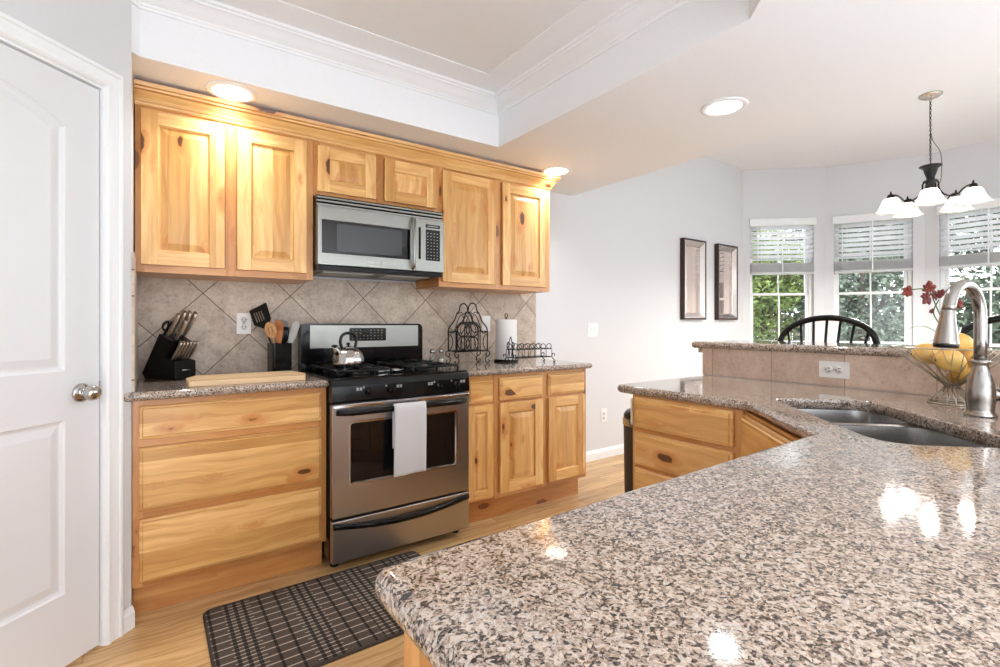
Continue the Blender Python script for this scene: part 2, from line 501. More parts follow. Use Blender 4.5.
    def build(s, name, m, parent=None, bevel=0, loc=None, rotz=0):
        me = s.mesh(name, m)
        bm = bmesh.new(); bm.from_mesh(me)
        bmesh.ops.recalc_face_normals(bm, faces=bm.faces)
        bm.to_mesh(me); bm.free()
        o = bpy.data.objects.new(name, me)
        C.objects.link(o)
        if parent is not None: o.parent = parent
        if loc is not None: o.location = loc
        o.rotation_euler.z = rotz
        if bevel:
            md = o.modifiers.new('bevel', 'BEVEL'); md.width = bevel; md.segments = 2
            md.limit_method = 'ANGLE'; md.angle_limit = R(40)
            md.harden_normals = True
        return o

def tag(o, label=None, cat=None, group=None, kind=None):
    if label: o['label'] = label
    if cat: o['category'] = cat
    if group: o['group'] = group
    if kind: o['kind'] = kind
    return o

def thing(name, label, cat, loc=(0, 0, 0), rotz=0, group=None, kind=None):
    o = bpy.data.objects.new(name, None); C.objects.link(o)
    o.empty_display_size = 0.05
    o.location = loc; o.rotation_euler = (0, 0, rotz)
    return tag(o, label, cat, group, kind)

def dup(root, loc=None, rotz=None, label=None, group=None):
    r = root.copy(); C.objects.link(r)
    if loc is not None: r.location = loc
    if rotz is not None: r.rotation_euler = (0, 0, rotz)
    if label: r['label'] = label
    if group: r['group'] = group
    for ch in list(root.children):
        c = ch.copy(); C.objects.link(c); c.parent = r
        for g_ in list(ch.children):
            d = g_.copy(); C.objects.link(d); d.parent = c
    return r

def struct(name, mb, m, parent=None, bevel=0, **kw):
    o = mb.build(name, m, parent, bevel, **kw)
    if parent is None: o['kind'] = 'structure'
    return o

def round_poly(pts, rad, seg=6):
    """round the corners of a polygon; rad a number or list"""
    out = []; n = len(pts)
    for i in range(n):
        r = rad[i] if isinstance(rad, (list, tuple)) else rad
        p = Vector(pts[i][:2]); a = Vector(pts[i - 1][:2]) - p; b_ = Vector(pts[(i + 1) % n][:2]) - p
        if r <= 0: out.append(tuple(p)); continue
        la, lb = a.length, b_.length
        a.normalize(); b_.normalize()
        ang = a.angle(b_)
        d = min(r / math.tan(ang / 2), la * .49, lb * .49)
        p0, p1 = p + a * d, p + b_ * d
        for k in range(seg + 1):
            t_ = k / seg
            q = p0 * (1 - t_) ** 2 + p * 2 * t_ * (1 - t_) + p1 * t_ ** 2
            out.append(tuple(q))
    return out

def inset(pts, d):
    """move each vertex of a counter-clockwise polygon inward by d"""
    n = len(pts); out = []
    for i in range(n):
        p = Vector(pts[i]); a = (p - Vector(pts[i - 1])).normalized(); b_ = (Vector(pts[(i + 1) % n]) - p).normalized()
        na, nb = Vector((-a.y, a.x)), Vector((-b_.y, b_.x))
        k = 1 + na.dot(nb)
        out.append(tuple(p + (na + nb) * (d / max(k, 0.3))))
    return out

def smooth_path(pts, per=6, closed=False):
    pts = [Vector(p) for p in pts]; n = len(pts); out = []
    rng = range(n) if closed else range(n - 1)
    for i in rng:
        if closed: p0, p1, p2, p3 = pts[i - 1], pts[i], pts[(i + 1) % n], pts[(i + 2) % n]
        else: p0, p1, p2, p3 = pts[max(i - 1, 0)], pts[i], pts[i + 1], pts[min(i + 2, n - 1)]
        for k in range(per):
            t_ = k / per
            out.append(0.5 * ((2 * p1) + (p2 - p0) * t_ + (2 * p0 - 5 * p1 + 4 * p2 - p3) * t_ ** 2 + (3 * p1 - p0 - 3 * p2 + p3) * t_ ** 3))
    if not closed: out.append(pts[-1])
    return out

def slab(name, poly, z0, z1, m, holes=(), parent=None, bev=None, hole_bev=0.004):
    """a stone slab with a full round outer edge and a tighter edge round its cut-outs"""
    h = (z1 - z0) / 2; zm = (z0 + z1) / 2
    bev = bev if bev is not None else h * 0.95
    mb = MB()
    prof = []
    for k in range(7):
        a = -PI / 2 + PI * k / 6
        prof.append((bev * (1 - math.cos(a)), zm + (h - bev) * (1 if a > 0 else -1 if a < 0 else 0) + bev * math.sin(a)))
    mb.loft([[(p[0], p[1], z) for p in inset(poly, d)] for d, z in prof], False, False, smooth=True)
    tops = [inset(poly, bev)]
    for hl in holes:
        pr = [(hole_bev, z0), (0, z0 + hole_bev), (0, z1 - hole_bev), (hole_bev * .3, z1 - hole_bev * .3), (hole_bev, z1)]
        mb.loft([[(p[0], p[1], z) for p in inset(hl, -d)] for d, z in pr], False, False, smooth=True)
        tops.append(inset(hl, -hole_bev))
    tris = tessellate_polygon([[Vector((p[0], p[1], 0)) for p in lp] for lp in tops])
    flat = [p for lp in tops for p in lp]
    mb.add([(p[0], p[1], z1) for p in flat], [list(t_) for t_ in tris])
    mb.add([(p[0], p[1], z0) for p in flat], [list(t_)[::-1] for t_ in tris])
    return mb.build(name, m, parent)

# ------------------------------------------------------------------ the room shell
YW = 3.03          # face of the cooking wall
ZL = 2.25          # low ceiling
ZH = 2.96          # ceiling over the dining bay
struct('floor_bounce', MB().box(-2.6, 5.75, -3.2, -0.75, -0.05, 0.006), 'bounce_floor')  # added out of view as a pale light reflector
struct('floor', MB().prism([(-2.6, -0.75), (6.75, -0.75), (6.75, 1.75), (6.35, 2.55), (5.7, 3.18), (-2.6, 3.18)], -0.05, 0), 'floor')
struct('wall_back', MB().box(-0.2, 5.58, YW, YW + 0.14, 0, 3.2), 'wall')

tray = [(-1.95, 0.53), (1.34, 0.53), (1.72, 0.91), (1.72, 2.445), (-0.035, 2.445)]
# low kitchen ceiling with the tray cut out, its vertical sides and its end towards the dining bay
mb = MB()
mb.prism([(-2.6, -3.2), (2.88, -3.2), (2.88, YW), (-2.6, YW)], ZL, 3.1, holes=[tray])
struct('ceiling', mb, 'ceil')
ins = inset(tray, 0.25)
mb = MB(); mb.prism(inset(tray, -0.0), 2.515, 2.55, holes=[ins])
struct('ceiling_tray_border', mb, 'ceil')
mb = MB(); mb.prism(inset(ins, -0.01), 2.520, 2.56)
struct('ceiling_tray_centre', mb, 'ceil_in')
mb = MB(); mb.prism([(2.88, -3.2), (5.75, -3.2), (6.9, -1.2), (6.9, 1.8), (6.4, 2.7), (5.7, 3.2), (2.88, 3.2)], ZH, ZH + 0.1)
struct('ceiling_dining', mb, 'ceil')
# crown moulding round the inside of the tray
prof = [(0, 2.440), (0.010, 2.440), (0.014, 2.448), (0.020, 2.450), (0.022, 2.458), (0.030, 2.462), (0.045, 2.470),
        (0.062, 2.484), (0.074, 2.492), (0.084, 2.494), (0.086, 2.501), (0.098, 2.503), (0.100, 2.515), (0.0, 2.516)]
loops = [[(p[0], p[1], z) for p in inset(tray, d)] for d, z in prof]
struct('trim_1', MB().loft(loops, False, False), 'trim', bevel=0)

# diagonal pantry wall with its door
def frame_seg(p0, p1):
    d = Vector((p1[0] - p0[0], p1[1] - p0[1])); L = d.length
    return L, math.atan2(d.y, d.x)
def wall_open(name, p0, p1, h, opens, th=0.14, m='wall', side=1):
    """wall along p0->p1 (face on the line, thickness to the left when side=1) with rectangular openings"""
    L, a = frame_seg(p0, p1)
    y0, y1 = (0, th) if side > 0 else (-th, 0)
    mb = MB(); s = 0
    for (a0, a1, z0, z1) in opens:
        mb.box(s, a0, y0, y1, 0, h)
        if z0 > 0: mb.box(a0, a1, y0, y1, 0, z0)
        mb.box(a0, a1, y0, y1, z1, h)
        s = a1
    mb.box(s, L, y0, y1, 0, h)
    o = struct(name, mb, m)
    o.location = (p0[0], p0[1], 0); o.rotation_euler.z = a
    return o, a
PC = (-0.06, 2.40)
PE = (-1.50, 0.96)
# s runs from the corner at the counter towards the camera's left
wall_open('wall_pantry', PC, PE, 2.6, [(0.108, 0.850, 0, 2.05)], th=0.11, side=-1)
mb = MB(); mb.prism([(-0.06, 2.40), (-0.06, YW), (-0.20, YW), (-0.20, 2.44), (-0.138, 2.478)], 0, 2.6)
struct('wall_left', mb, 'wall')
wall_open('wall_rear', (-1.64, -3.2), (5.6, -3.2), 3.1, [(0.75, 2.25, 0.0, 2.05), (3.0, 4.2, 0.95, 2.05)], th=0.12, side=-1)
struct('wall_left_rear', MB().box(-1.64, -1.50, -3.2, 0.96, 0, 2.6), 'wall')
L, a = frame_seg(PC, PE)
# door frame: local x = s along the wall, room side is +y (the wall thickness went to -y)
dr = thing('door_1', None, None, (PC[0], PC[1], 0), a, kind='structure')
dr['kind'] = 'structure'
def casing_profile():
    return [(0.0, 0), (0.0, 0.014), (0.006, 0.018), (0.014, 0.018), (0.018, 0.013), (0.046, 0.011), (0.050, 0.016), (0.060, 0.017), (0.066, 0.012), (0.070, 0.0)]
# mitred casing as loops along: left foot, left top, right top, right foot; profile runs from outer edge inwards
outer = [(0.046, 0.0), (0.046, 2.115), (0.912, 2.115), (0.912, 0.0)]
def casing_loop(px, py):
    return [(0.046 + px, py, 0.0), (0.046 + px, py, 2.118 - px), (0.912 - px, py, 2.118 - px), (0.912 - px, py, 0.0)]
pts = casing_profile()
loops = []
for k in range(4):
    loops.append([casing_loop(px, py)[k] for px, py in pts])
MB().loft(loops, True, True).build('casing', 'trim', dr)
mb = MB()
mb.box(0.1095, 0.116, -0.108, 0.0, 0, 2.045, 'z'); mb.box(0.842, 0.8485, -0.108, 0.0, 0, 2.045, 'z'); mb.box(0.1095, 0.8485, -0.108, 0.0, 2.041, 2.0485)
mb.build('jamb', 'trim', dr)
# door slab with two moulded panels (upper one arched)
def arch_panel(x0, x1, z0, z1, rise, n=14):
    p = [(x0, z0), (x1, z0)]
    if rise <= 0: return p + [(x1, z1), (x0, z1)]
    for k in range(n + 1):
        t_ = k / n
        x = x1 + (x0 - x1) * t_
        p.append((x, z1 + rise * 4 * t_ * (1 - t_)))
    return p
X0, X1, DZ = 0.119, 0.839, 2.036
YF = -0.012
mb = MB()
panels = [arch_panel(0.239, 0.719, 1.019, 1.857, 0.075), arch_panel(0.239, 0.719, 0.257, 0.850, 0)]
face = [[Vector((x, z, 0)) for x, z in [(X0, 0.008), (X1, 0.008), (X1, DZ), (X0, DZ)]]] + [[Vector((x, z, 0)) for x, z in p] for p in panels]
flat = [p for lp in face for p in lp]
mb.add([(p.x, YF, p.y) for p in flat], [list(t_) for t_ in tessellate_polygon(face)])
for p in panels:
    lps = []
    for d, y in ((0, 0), (0.004, -0.006), (0.012, -0.011), (0.018, -0.011), (0.045, -0.003), (0.05, -0.003)):
        lps.append([(q[0], YF + y, q[1]) for q in inset(p, d)])
    mb.loft(lps, False, False)
    mb.add(lps[-1], [list(range(len(p)))])
slab_ = mb.build('panelled_door_face', 'door', dr)
MB().box(X0, X1, YF - 0.04, YF - 0.013, 0.008, DZ).build('door_core', 'door', dr)
# knob
kn = MB(); kn.lathe([(0.033, 0.0), (0.033, 0.004), (0.030, 0.008), (0.020, 0.010), (0.013, 0.012), (0.0125, 0.018), (0.018, 0.023), (0.025, 0.033),
                     (0.0275, 0.045), (0.0255, 0.056), (0.018, 0.064), (0.007, 0.068), (0.001, 0.0685)], (0.184, YF, 0.938), 28, 'y')
# lathe on 'y' maps height to +y already
kn.build('door_knob', 'chrome', dr)
kn = MB().box(0.1165, 0.121, YF - 0.002, YF + 0.0015, 0.905, 0.972); kn.build('latch_plate', 'chrome', dr)

# baseboards
def baseboard(name, p0, p1, h=0.085, th=0.014, side=1):
    L, a = frame_seg(p0, p1)
    prof = [(0, 0), (th, 0), (th, h * .72), (th * .8, h * .8), (th * .75, h * .86), (th * .4, h * .95), (th * .35, h), (0, h)]
    loops = [[(x, -side * y, z) for y, z in prof] for x in (0, L)]
    o = MB().loft(loops).build(name, 'trim'); o['kind'] = 'structure'
    o.location = (p0[0], p0[1], 0); o.rotation_euler.z = a
    return o
baseboard('baseboard_left', (-0.060, 2.402), (-0.093, 2.369), side=-1, th=0.016)
baseboard('baseboard_back', (2.435, YW), (5.58, YW))

# ------------------------------------------------------------------ dining bay with windows
C0, C1, C2, C3 = (5.58, 3.03), (6.238, 2.437), (6.637, 1.654), (6.637, 0.686)
C4, C5 = (6.238, -0.097), (5.58, -0.69)
ZS, ZT = 0.93, 2.37
def dist2(a, b_): return math.hypot(a[0] - b_[0], a[1] - b_[1])
segs = [(C0, C1, 0.078, 0.768, 'wall_bay_left'), (C1, C2, 0.080, 0.781, 'wall_bay_middle'), (C2, C3, 0.114, 0.854, 'wall_bay_right'),
        (C3, C4, 0.098, 0.799, 'wall_bay_far_right'), (C4, C5, 0.11, 0.80, 'wall_bay_end')]
bay = []
for (p0, p1, s0, s1, nm) in segs:
    o, a = wall_open(nm, p0, p1, 3.2, [(s0, s1, ZS, ZT)], th=0.13, side=1)
    bay.append((p0, a, s0, s1))
    baseboard('baseboard_' + nm.replace('wall_', ''), p0, p1)

def make_window(i, p0, a, s0, s1):
    wd = s1 - s0; zm = 1.523
    r = thing('window_%d' % i, None, None, (p0[0], p0[1], 0), a, kind='structure')
    f = MB()
    y0, y1 = 0.055, 0.115
    b = 0.030
    f.box(s0, s0 + b, y0, y1, ZS, ZT, 'z'); f.box(s1 - b, s1, y0, y1, ZS, ZT, 'z')
    f.box(s0, s1, y0, y1, ZS, ZS + b); f.box(s0, s1, y0, y1, ZT - b, ZT)
    f.build('window_frame', 'vinyl', r, 0.003)
    for nm, za, zb, ya in (('upper_sash', zm - 0.012, ZT - b, 0.088), ('lower_sash', ZS + b, zm + 0.014, 0.066)):
        k = MB(); c = 0.028
        xa, xb = s0 + b, s1 - b
        k.box(xa, xa + c, ya, ya + 0.022, za, zb, 'z'); k.box(xb - c, xb, ya, ya + 0.022, za, zb, 'z')
        k.box(xa, xb, ya, ya + 0.022, za, za + c); k.box(xa, xb, ya, ya + 0.022, zb - c, zb)
        xm = (xa + xb) / 2
        k.box(xm - 0.008, xm + 0.008, ya + 0.006, ya + 0.016, za + c, zb - c, 'z')
        if nm == 'upper_sash': k.box(xa + c, xb - c, ya + 0.006, ya + 0.016, (za + zb) / 2 - 0.008, (za + zb) / 2 + 0.008)
        sh = k.build(nm, 'vinyl', r, 0.002)
        MB().box(xa + c, xb - c, ya + 0.009, ya + 0.013, za + c, zb - c).build('pane', 'glass', sh)
    MB().box(s0 + 0.004, s1 - 0.004, -0.012, 0.055, ZS, ZS + 0.014).build('window_sill', 'trim', r, 0.004)
for i, (p0, a, s0, s1) in enumerate(bay): make_window(i + 1, p0, a, s0, s1)

blind_labels = ['white slatted blind half lowered over the left bay window, beside the pictures',
                'white slatted blind half lowered over the middle bay window, behind the chandelier',
                'white slatted blind half lowered over the right bay window, cut by the frame edge']
for i in range(3):
    p0, a, s0, s1 = bay[i]
    r = thing('window_blind', blind_labels[i], 'blind', (p0[0], p0[1], 0), a, 'slatted blinds of the bay windows')
    wd = s1 - s0
    h = MB(); h.box(s0 + 0.004, s1 - 0.004, -0.018, 0.040, ZT - 0.062, ZT - 0.003)
    h.box(s0 - 0.012, s1 + 0.012, -0.030, -0.018, ZT - 0.070, ZT + 0.012); h.box(s0 - 0.012, s1 + 0.012, -0.034, -0.016, ZT + 0.004, ZT + 0.014)
    h.build('headrail', 'blind', r, 0.002)
    sl = MB(); z = ZT - 0.095; tilt = R(-34)
    while z > 1.90:
        dy, dz = 0.027 * math.cos(tilt), 0.027 * math.sin(tilt)
        sl.add([(s0 + 0.008, 0.012 - dy, z - dz), (s1 - 0.008, 0.012 - dy, z - dz), (s1 - 0.008, 0.012, z + 0.002), (s0 + 0.008, 0.012, z + 0.002),
                (s1 - 0.008, 0.012 + dy, z + dz), (s0 + 0.008, 0.012 + dy, z + dz),
                (s0 + 0.008, 0.012 - dy, z - dz - .003), (s1 - 0.008, 0.012 - dy, z - dz - .003), (s1 - 0.008, 0.012, z - .001), (s0 + 0.008, 0.012, z - .001),
                (s1 - 0.008, 0.012 + dy, z + dz - .003), (s0 + 0.008, 0.012 + dy, z + dz - .003)],
               [(0, 1, 2, 3), (3, 2, 4, 5), (6, 9, 8, 7), (9, 11, 10, 8), (0, 6, 7, 1), (5, 4, 10, 11), (0, 3, 9, 6), (3, 5, 11, 9), (1, 7, 8, 2), (2, 8, 10, 4)])
        z -= 0.0540
    sl.build('slats', 'slat', r)
    st = MB()
    for k in range(17):
        st.box(s0 + 0.008, s1 - 0.008, -0.012, 0.036, 1.775 + k * 0.0062, 1.7785 + k * 0.0062)
    st.build('stacked_slats', 'slat', r)
    MB().box(s0 + 0.006, s1 - 0.006, -0.014, 0.038, 1.745, 1.772).build('bottom_rail', 'slat', r, 0.002)
    cd = MB()
    for sx in (s0 + 0.12, (s0 + s1) / 2, s1 - 0.12):
        wt = 0.006 if abs(sx - (s0 + s1) / 2) < .01 else 0.0015
        cd.box(sx - wt, sx + wt, -0.0165, -0.0155, 1.76, ZT - 0.06, 'z')
    cd.tube([(s0 + 0.075, -0.022, ZT - 0.06), (s0 + 0.078, -0.022, 1.80)], 0.004, 6)
    cd.build('ladder_tapes', 'blind', r)

# outdoors: lawn, shrubs and trees seen through the bay
struct('ground', MB().box(4, 40, -14, 26, -0.5, -0.3), 'grass')
def shrub(name, x, y, h, rad, m, n, label, sz=0.06, group=None, seed=1, base=0.15):
    rr = random.Random(seed)
    r = thing(name, label, 'tree' if h > 2 else 'shrub', (x, y, -0.3), 0, group)
    cl = [(rr.uniform(-.75, .75) * rad, rr.uniform(-.75, .75) * rad, rr.uniform(base, 0.9) * h, rr.uniform(.28, .5) * rad) for _ in range(26)]
    vs, fs = [], []
    for k in range(n):
        cx, cy, cz, cr = rr.choice(cl)
        taper = 1.0 - 0.5 * (cz / h)
        th, ph = rr.uniform(0, 2 * PI), math.acos(rr.uniform(-1, 1))
        q = cr * rr.uniform(.6, 1.05)
        c = Vector((cx * taper + q * math.sin(ph) * math.cos(th), cy * taper + q * math.sin(ph) * math.sin(th), cz + q * math.cos(ph)))
        u = Vector((rr.gauss(0, 1), rr.gauss(0, 1), rr.gauss(0, .6))).normalized(); v = u.orthogonal().normalized()
        v = Matrix.Rotation(rr.uniform(0, 2 * PI), 3, u) @ v
        s_ = sz * rr.uniform(.6, 1.3); i0 = len(vs)
        vs += [c - u * s_, c + v * s_ * .38, c + u * s_, c - v * s_ * .38]; fs.append((i0, i0 + 1, i0 + 2, i0 + 3))
    me = bpy.data.meshes.new('foliage'); me.from_pydata([tuple(v) for v in vs], [], fs); me.materials.append(M[m])
    o = bpy.data.objects.new('foliage', me); C.objects.link(o); o.parent = r
    tk = MB(); tk.tube([(0, 0, 0), (0.03, 0.02, h * .4), (-0.02, 0, h * .85)], [0.07 * h / 3, 0.05 * h / 3, 0.015], 8)
    for k in range(7):
        cx, cy, cz, cr = cl[k]; tk.tube([(0, 0, cz * .55), (cx * .6, cy * .6, cz * .85), (cx, cy, cz)], [0.025, 0.015, 0.006], 6)
    tk.build('trunk', 'trunk', r)
grp = 'trees beyond the bay windows'
shrub('leafy_shrub', 9.35, 4.7, 3.3, 1.0, 'leaf1', 9000, 'bright yellow green shrub outside the left bay window', 0.055, grp, 3)
shrub('leafy_tree', 12.0, 7.0, 5.0, 2.2, 'leaf3', 9000, 'dark green tree behind the bright shrub outside the left bay window', 0.10, grp, 4)
shrub('leafy_tree', 10.2, 3.4, 3.4, 1.25, 'leaf2', 10000, 'grey green tree filling the middle bay window', 0.055, grp, 5, base=0.08)
shrub('leafy_tree', 13.5, 4.3, 5.0, 2.0, 'leaf3', 9000, 'dark tree behind the grey green one in the middle bay window', 0.10, grp, 6)
shrub('leafy_tree', 12.0, 1.9, 3.9, 1.5, 'leaf2', 10000, 'grey green tree outside the right bay window', 0.07, grp, 8, base=0.08)
shrub('leafy_tree', 15.5, 0.6, 5.5, 2.2, 'leaf3', 8000, 'dark tree farthest right outside the bay', 0.12, grp, 9)
fn = thing('garden_fence', 'weathered wooden garden fence low behind the trees outside', 'fence', (17.5, 3.5, -0.3), R(96))
fb = MB()
for k in range(60): fb.box(-8 + k * .27, -8 + k * .27 + .25, 0, .03, 0.05, 1.75, 'z')
fb.build('boards', 'fence', fn)
fb = MB(); fb.box(-8, 8.2, .03, .07, .35, .45); fb.box(-8, 8.2, .03, .07, 1.3, 1.4); fb.build('rail', 'fence', fn)
for k in range(7): MB().box(-8 + k * 2.65, -7.9 + k * 2.65, .07, .17, 0, 1.8, 'z').build('post', 'fence', fn)

# ------------------------------------------------------------------ ceiling lights
def downlight(x, y, z, label, k, power=CAN_POWER):
    # a cool white lamp
    r = thing('recessed_downlight', label, 'ceiling light', (x, y, z), 0, 'recessed downlights in the low ceiling')
    MB().lathe([(0.082, -0.002), (0.083, -0.006), (0.098, -0.007), (0.108, -0.004), (0.110, 0.0), (0.082, 0.0)], n=40).build('trim_ring', 'trim', r)
    MB().lathe([(0.001, -0.004), (0.05, -0.0045), (0.078, -0.003), (0.082, -0.001), (0.001, -0.0005)], n=40).build('lens', 'lamp', r)
    L_ = bpy.data.lights.new('downlight_lamp', 'AREA'); L_.shape = 'DISK'; L_.size = 0.09; L_.energy = power; L_.color = (0.92, 0.96, 1.0); L_.spread = R(130)
    lo = bpy.data.objects.new('downlight_lamp', L_); C.objects.link(lo); lo.parent = r; lo.location = (0, 0, -0.012)
for k, (x, y, lb) in enumerate([(0.308, 2.575, 'round recessed downlight above the left wall cabinets'),
                                (2.317, 2.593, 'round recessed downlight at the right end of the wall cabinets'),
                                (2.309, 1.349, 'round recessed downlight alone in the low ceiling towards the dining bay')]):
    downlight(x, y, ZL, lb, k)
for (x, y) in ((0.95, -1.5), (-0.7, -2.3), (0.9, -2.6), (2.309, -2.3)):  # added fill lamps out of view, for frontal light on the cabinets
    L_ = None
    downlight(x, y, ZL, 'unseen fill downlight added behind the camera', 9, 30.0)
# ------------------------------------------------------------------ cabinets
def raised_door(w_, h_, m='wood', sw=0.062):
    """door lying in the xz plane, front towards -y, lower left corner at the origin, 20 mm thick"""
    mb = MB(); t_ = 0.020
    mb.box(0, sw, -t_, 0, 0, h_, 'z'); mb.box(w_ - sw, w_, -t_, 0, 0, h_, 'z')
    mb.box(sw, w_ - sw, -t_, 0, 0, sw, 'x'); mb.box(sw, w_ - sw, -t_, 0, h_ - sw, h_, 'x')
    r0 = [(sw, sw), (w_ - sw, sw), (w_ - sw, h_ - sw), (sw, h_ - sw)]
    def lp(d, y): return [(p[0], y, p[1]) for p in inset(r0, d)]
    mb.loft([lp(0, -t_), lp(0.006, -0.010)], False, False, grain='z')
    off = (random.uniform(0, 40), random.uniform(0, 40))
    L4 = [lp(0.006, -0.010), lp(0.012, -0.010), lp(min(0.040, w_ * .12), -0.018)]
    vs = [p for l_ in L4 for p in l_]
    fs = []
    for i in range(2):
        for k in range(4): fs.append((i * 4 + k, i * 4 + (k + 1) % 4, (i + 1) * 4 + (k + 1) % 4, (i + 1) * 4 + k))
    fs.append((8, 9, 10, 11))
    mb.add(vs, fs, 'z', off=off)
    return mb
def drawer_front(w_, h_):
    mb = MB()
    r0 = [(0, 0), (w_, 0), (w_, h_), (0, h_)]
    def lp(d, y): return [(p[0], y, p[1]) for p in inset(r0, d)]
    mb.loft([lp(0, 0), lp(0, -0.011), lp(0.004, -0.014), lp(0.009, -0.0145), lp(0.013, -0.020)], True, True, grain='x')
    return mb
def cabinet(name, label, loc, rotz, w_, d_, z0, z1, fronts, group=None, toe=False, stiles=(), body_x=True, cat='cabinet', frame_m='wood_frame', front_m='wood'):
    """box with a face frame; fronts: (kind, x0, x1, z0, z1) in the cabinet's own frame, front towards -y"""
    r = thing(name, label, cat, loc, rotz, group)
    b = MB()
    b.box(0, w_, 0.019, d_, z0, z0 + 0.018, 'x'); b.box(0, w_, 0.019, d_, z1 - 0.018, z1, 'x')
    b.box(0, 0.016, 0.019, d_, z0 + .018, z1 - .018, 'z'); b.box(w_ - 0.016, w_, 0.019, d_, z0 + .018, z1 - .018, 'z'); b.box(0.016, w_ - .016, d_ - 0.01, d_, z0 + .018, z1 - .018, 'z')
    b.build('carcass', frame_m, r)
    # face frame: full sheet of strips (stiles up, rails between)
    f = MB()
    xs = sorted(stiles)
    ends = [0.0] + [x for x in xs] + [w_]
    f.box(0, 0.034, 0, 0.019, z0, z1, 'z'); f.box(w_ - 0.034, w_, 0, 0.019, z0, z1, 'z')
    for x in xs: f.box(x - 0.022, x + 0.022, 0, 0.019, z0, z1, 'z')
    edges = [0.034] + [v for x in xs for v in (x - 0.022, x + 0.022)] + [w_ - 0.034]
    for i in range(0, len(edges), 2):
        a, b_ = edges[i], edges[i + 1]
        col = sorted([(q[3], q[4]) for q in fronts if q[1] < (a + b_) / 2 < q[2]])
        f.box(a, b_, 0, 0.019, z0, z0 + 0.034, 'x'); f.box(a, b_, 0, 0.019, z1 - 0.034, z1, 'x')
        for (p, q) in zip(col, col[1:]):
            f.box(a, b_, 0, 0.019, p[1] - 0.012, q[0] + 0.012, 'x')
        f.box(a, b_, 0.012, 0.0185, z0 + 0.034, z1 - 0.034, 'z')
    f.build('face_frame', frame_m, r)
    if toe:
        MB().box(0.0, w_, 0.075, 0.090, 0.0, z0, 'x').build('toe_kick', frame_m, r)
    for (kind, x0, x1, za, zb) in fronts:
        mb = raised_door(x1 - x0, zb - za, sw=min(0.062, (x1 - x0) * .24, (zb - za) * .26)) if kind == 'door' else drawer_front(x1 - x0, zb - za)
        mb.build('door' if kind == 'door' else 'drawer_front', front_m, r, 0.0015 if kind == 'door' else 0, loc=(x0, 0, za))
    return r

YB = 2.42     # face frames of the base units on the cooking wall
bx0 = -0.058
cabinet('base_cabinet', 'alder base cabinet with three wide drawers, left of the range', (bx0, YB, 0), 0, 0.748, 0.60, 0.139, 0.878,
        [('drawer', 0.022, 0.722, 0.722, 0.855), ('drawer', 0.022, 0.722, 0.44, 0.69), ('drawer', 0.022, 0.722, 0.157, 0.408)], toe=True)
rx0 = 1.462
cabinet('base_cabinet', 'alder base cabinet with three drawers over three raised-panel doors, right of the range', (rx0, YB, 0), 0, 0.970, 0.60, 0.139, 0.878,
        [('drawer', 1.481 - rx0, 1.652 - rx0, 0.722, 0.856), ('drawer', 1.706 - rx0, 2.034 - rx0, 0.722, 0.856), ('drawer', 2.085 - rx0, 2.406 - rx0, 0.722, 0.856),
         ('door', 1.481 - rx0, 1.652 - rx0, 0.166, 0.707), ('door', 1.706 - rx0, 2.034 - rx0, 0.166, 0.707), ('door', 2.085 - rx0, 2.406 - rx0, 0.166, 0.707)],
        toe=True, stiles=(1.679 - rx0, 2.060 - rx0))
YU = 2.70
g_ = 'alder wall cabinets'
cabinet('wall_cabinet', 'tall two-door alder wall cabinet left of the microwave', (-0.055, YU, 0), 0, 0.757, 0.328, 1.411, 2.165,
        [('door', 0.021, 0.345, 1.444, 2.132), ('door', 0.398, 0.720, 1.444, 2.132)], g_, stiles=(0.372,))
cabinet('wall_cabinet', 'short two-door alder wall cabinet directly above the microwave', (0.703, YU, 0), 0, 0.746, 0.328, 1.862, 2.165,
        [('door', 0.7215 - .703, 1.041 - .703, 1.884, 2.126), ('door', 1.094 - .703, 1.4195 - .703, 1.884, 2.126)], g_, stiles=(1.068 - .703,))
cabinet('wall_cabinet', 'tall two-door alder wall cabinet right of the microwave', (1.450, YU, 0), 0, 0.900, 0.328, 1.411, 2.165,
        [('door', 1.469 - 1.45, 1.866 - 1.45, 1.440, 2.128), ('door', 1.923 - 1.45, 2.305 - 1.45, 1.440, 2.128)], g_, stiles=(1.894 - 1.45,))
# crown on the wall cabinets, returning at the right end
prof = [(0.000, 2.148), (0.004, 2.146), (0.008, 2.152), (0.010, 2.160), (0.014, 2.164), (0.020, 2.176), (0.030, 2.190), (0.036, 2.200), (0.044, 2.206), (0.046, 2.214),
        (0.054, 2.218), (0.058, 2.234), (0.0, 2.234)]
loops = []
for p in ('a', 'b', 'c'):
    lp = []
    for d, z in prof:
        q = {'a': (-0.057, YU - 0.001 - d), 'b': (2.351 + d, YU - 0.001 - d), 'c': (2.351 + d, YW - 0.002)}[p]
        lp.append((q[0], q[1], z))
    loops.append(lp)
tag(MB().loft(loops, True, True, grain='x').build('cabinet_crown', 'wood'), 'stepped alder crown moulding running along the top of the wall cabinets', 'moulding')

# counters on the cooking wall
ov = slab('granite_countertop', round_poly([(-0.058, YW - .012), (-0.058, 2.425), (-0.088, 2.405), (-0.092, 2.372), (0.690, 2.372), (0.690, YW - .012)], [0, 0, 0, 0.02, 0.0, 0]), 0.879, 0.914, 'granite')
tag(ov, 'brown speckled granite countertop with knife block, left of the range', 'countertop', 'granite counters on the cooking wall')
ov = slab('granite_countertop', round_poly([(1.460, YW - .012), (1.460, 2.372), (2.462, 2.372), (2.462, YW - .012)], [0, 0.0, 0.03, 0]), 0.879, 0.914, 'granite')
tag(ov, 'brown speckled granite countertop with paper towels, right of the range', 'countertop', 'granite counters on the cooking wall')
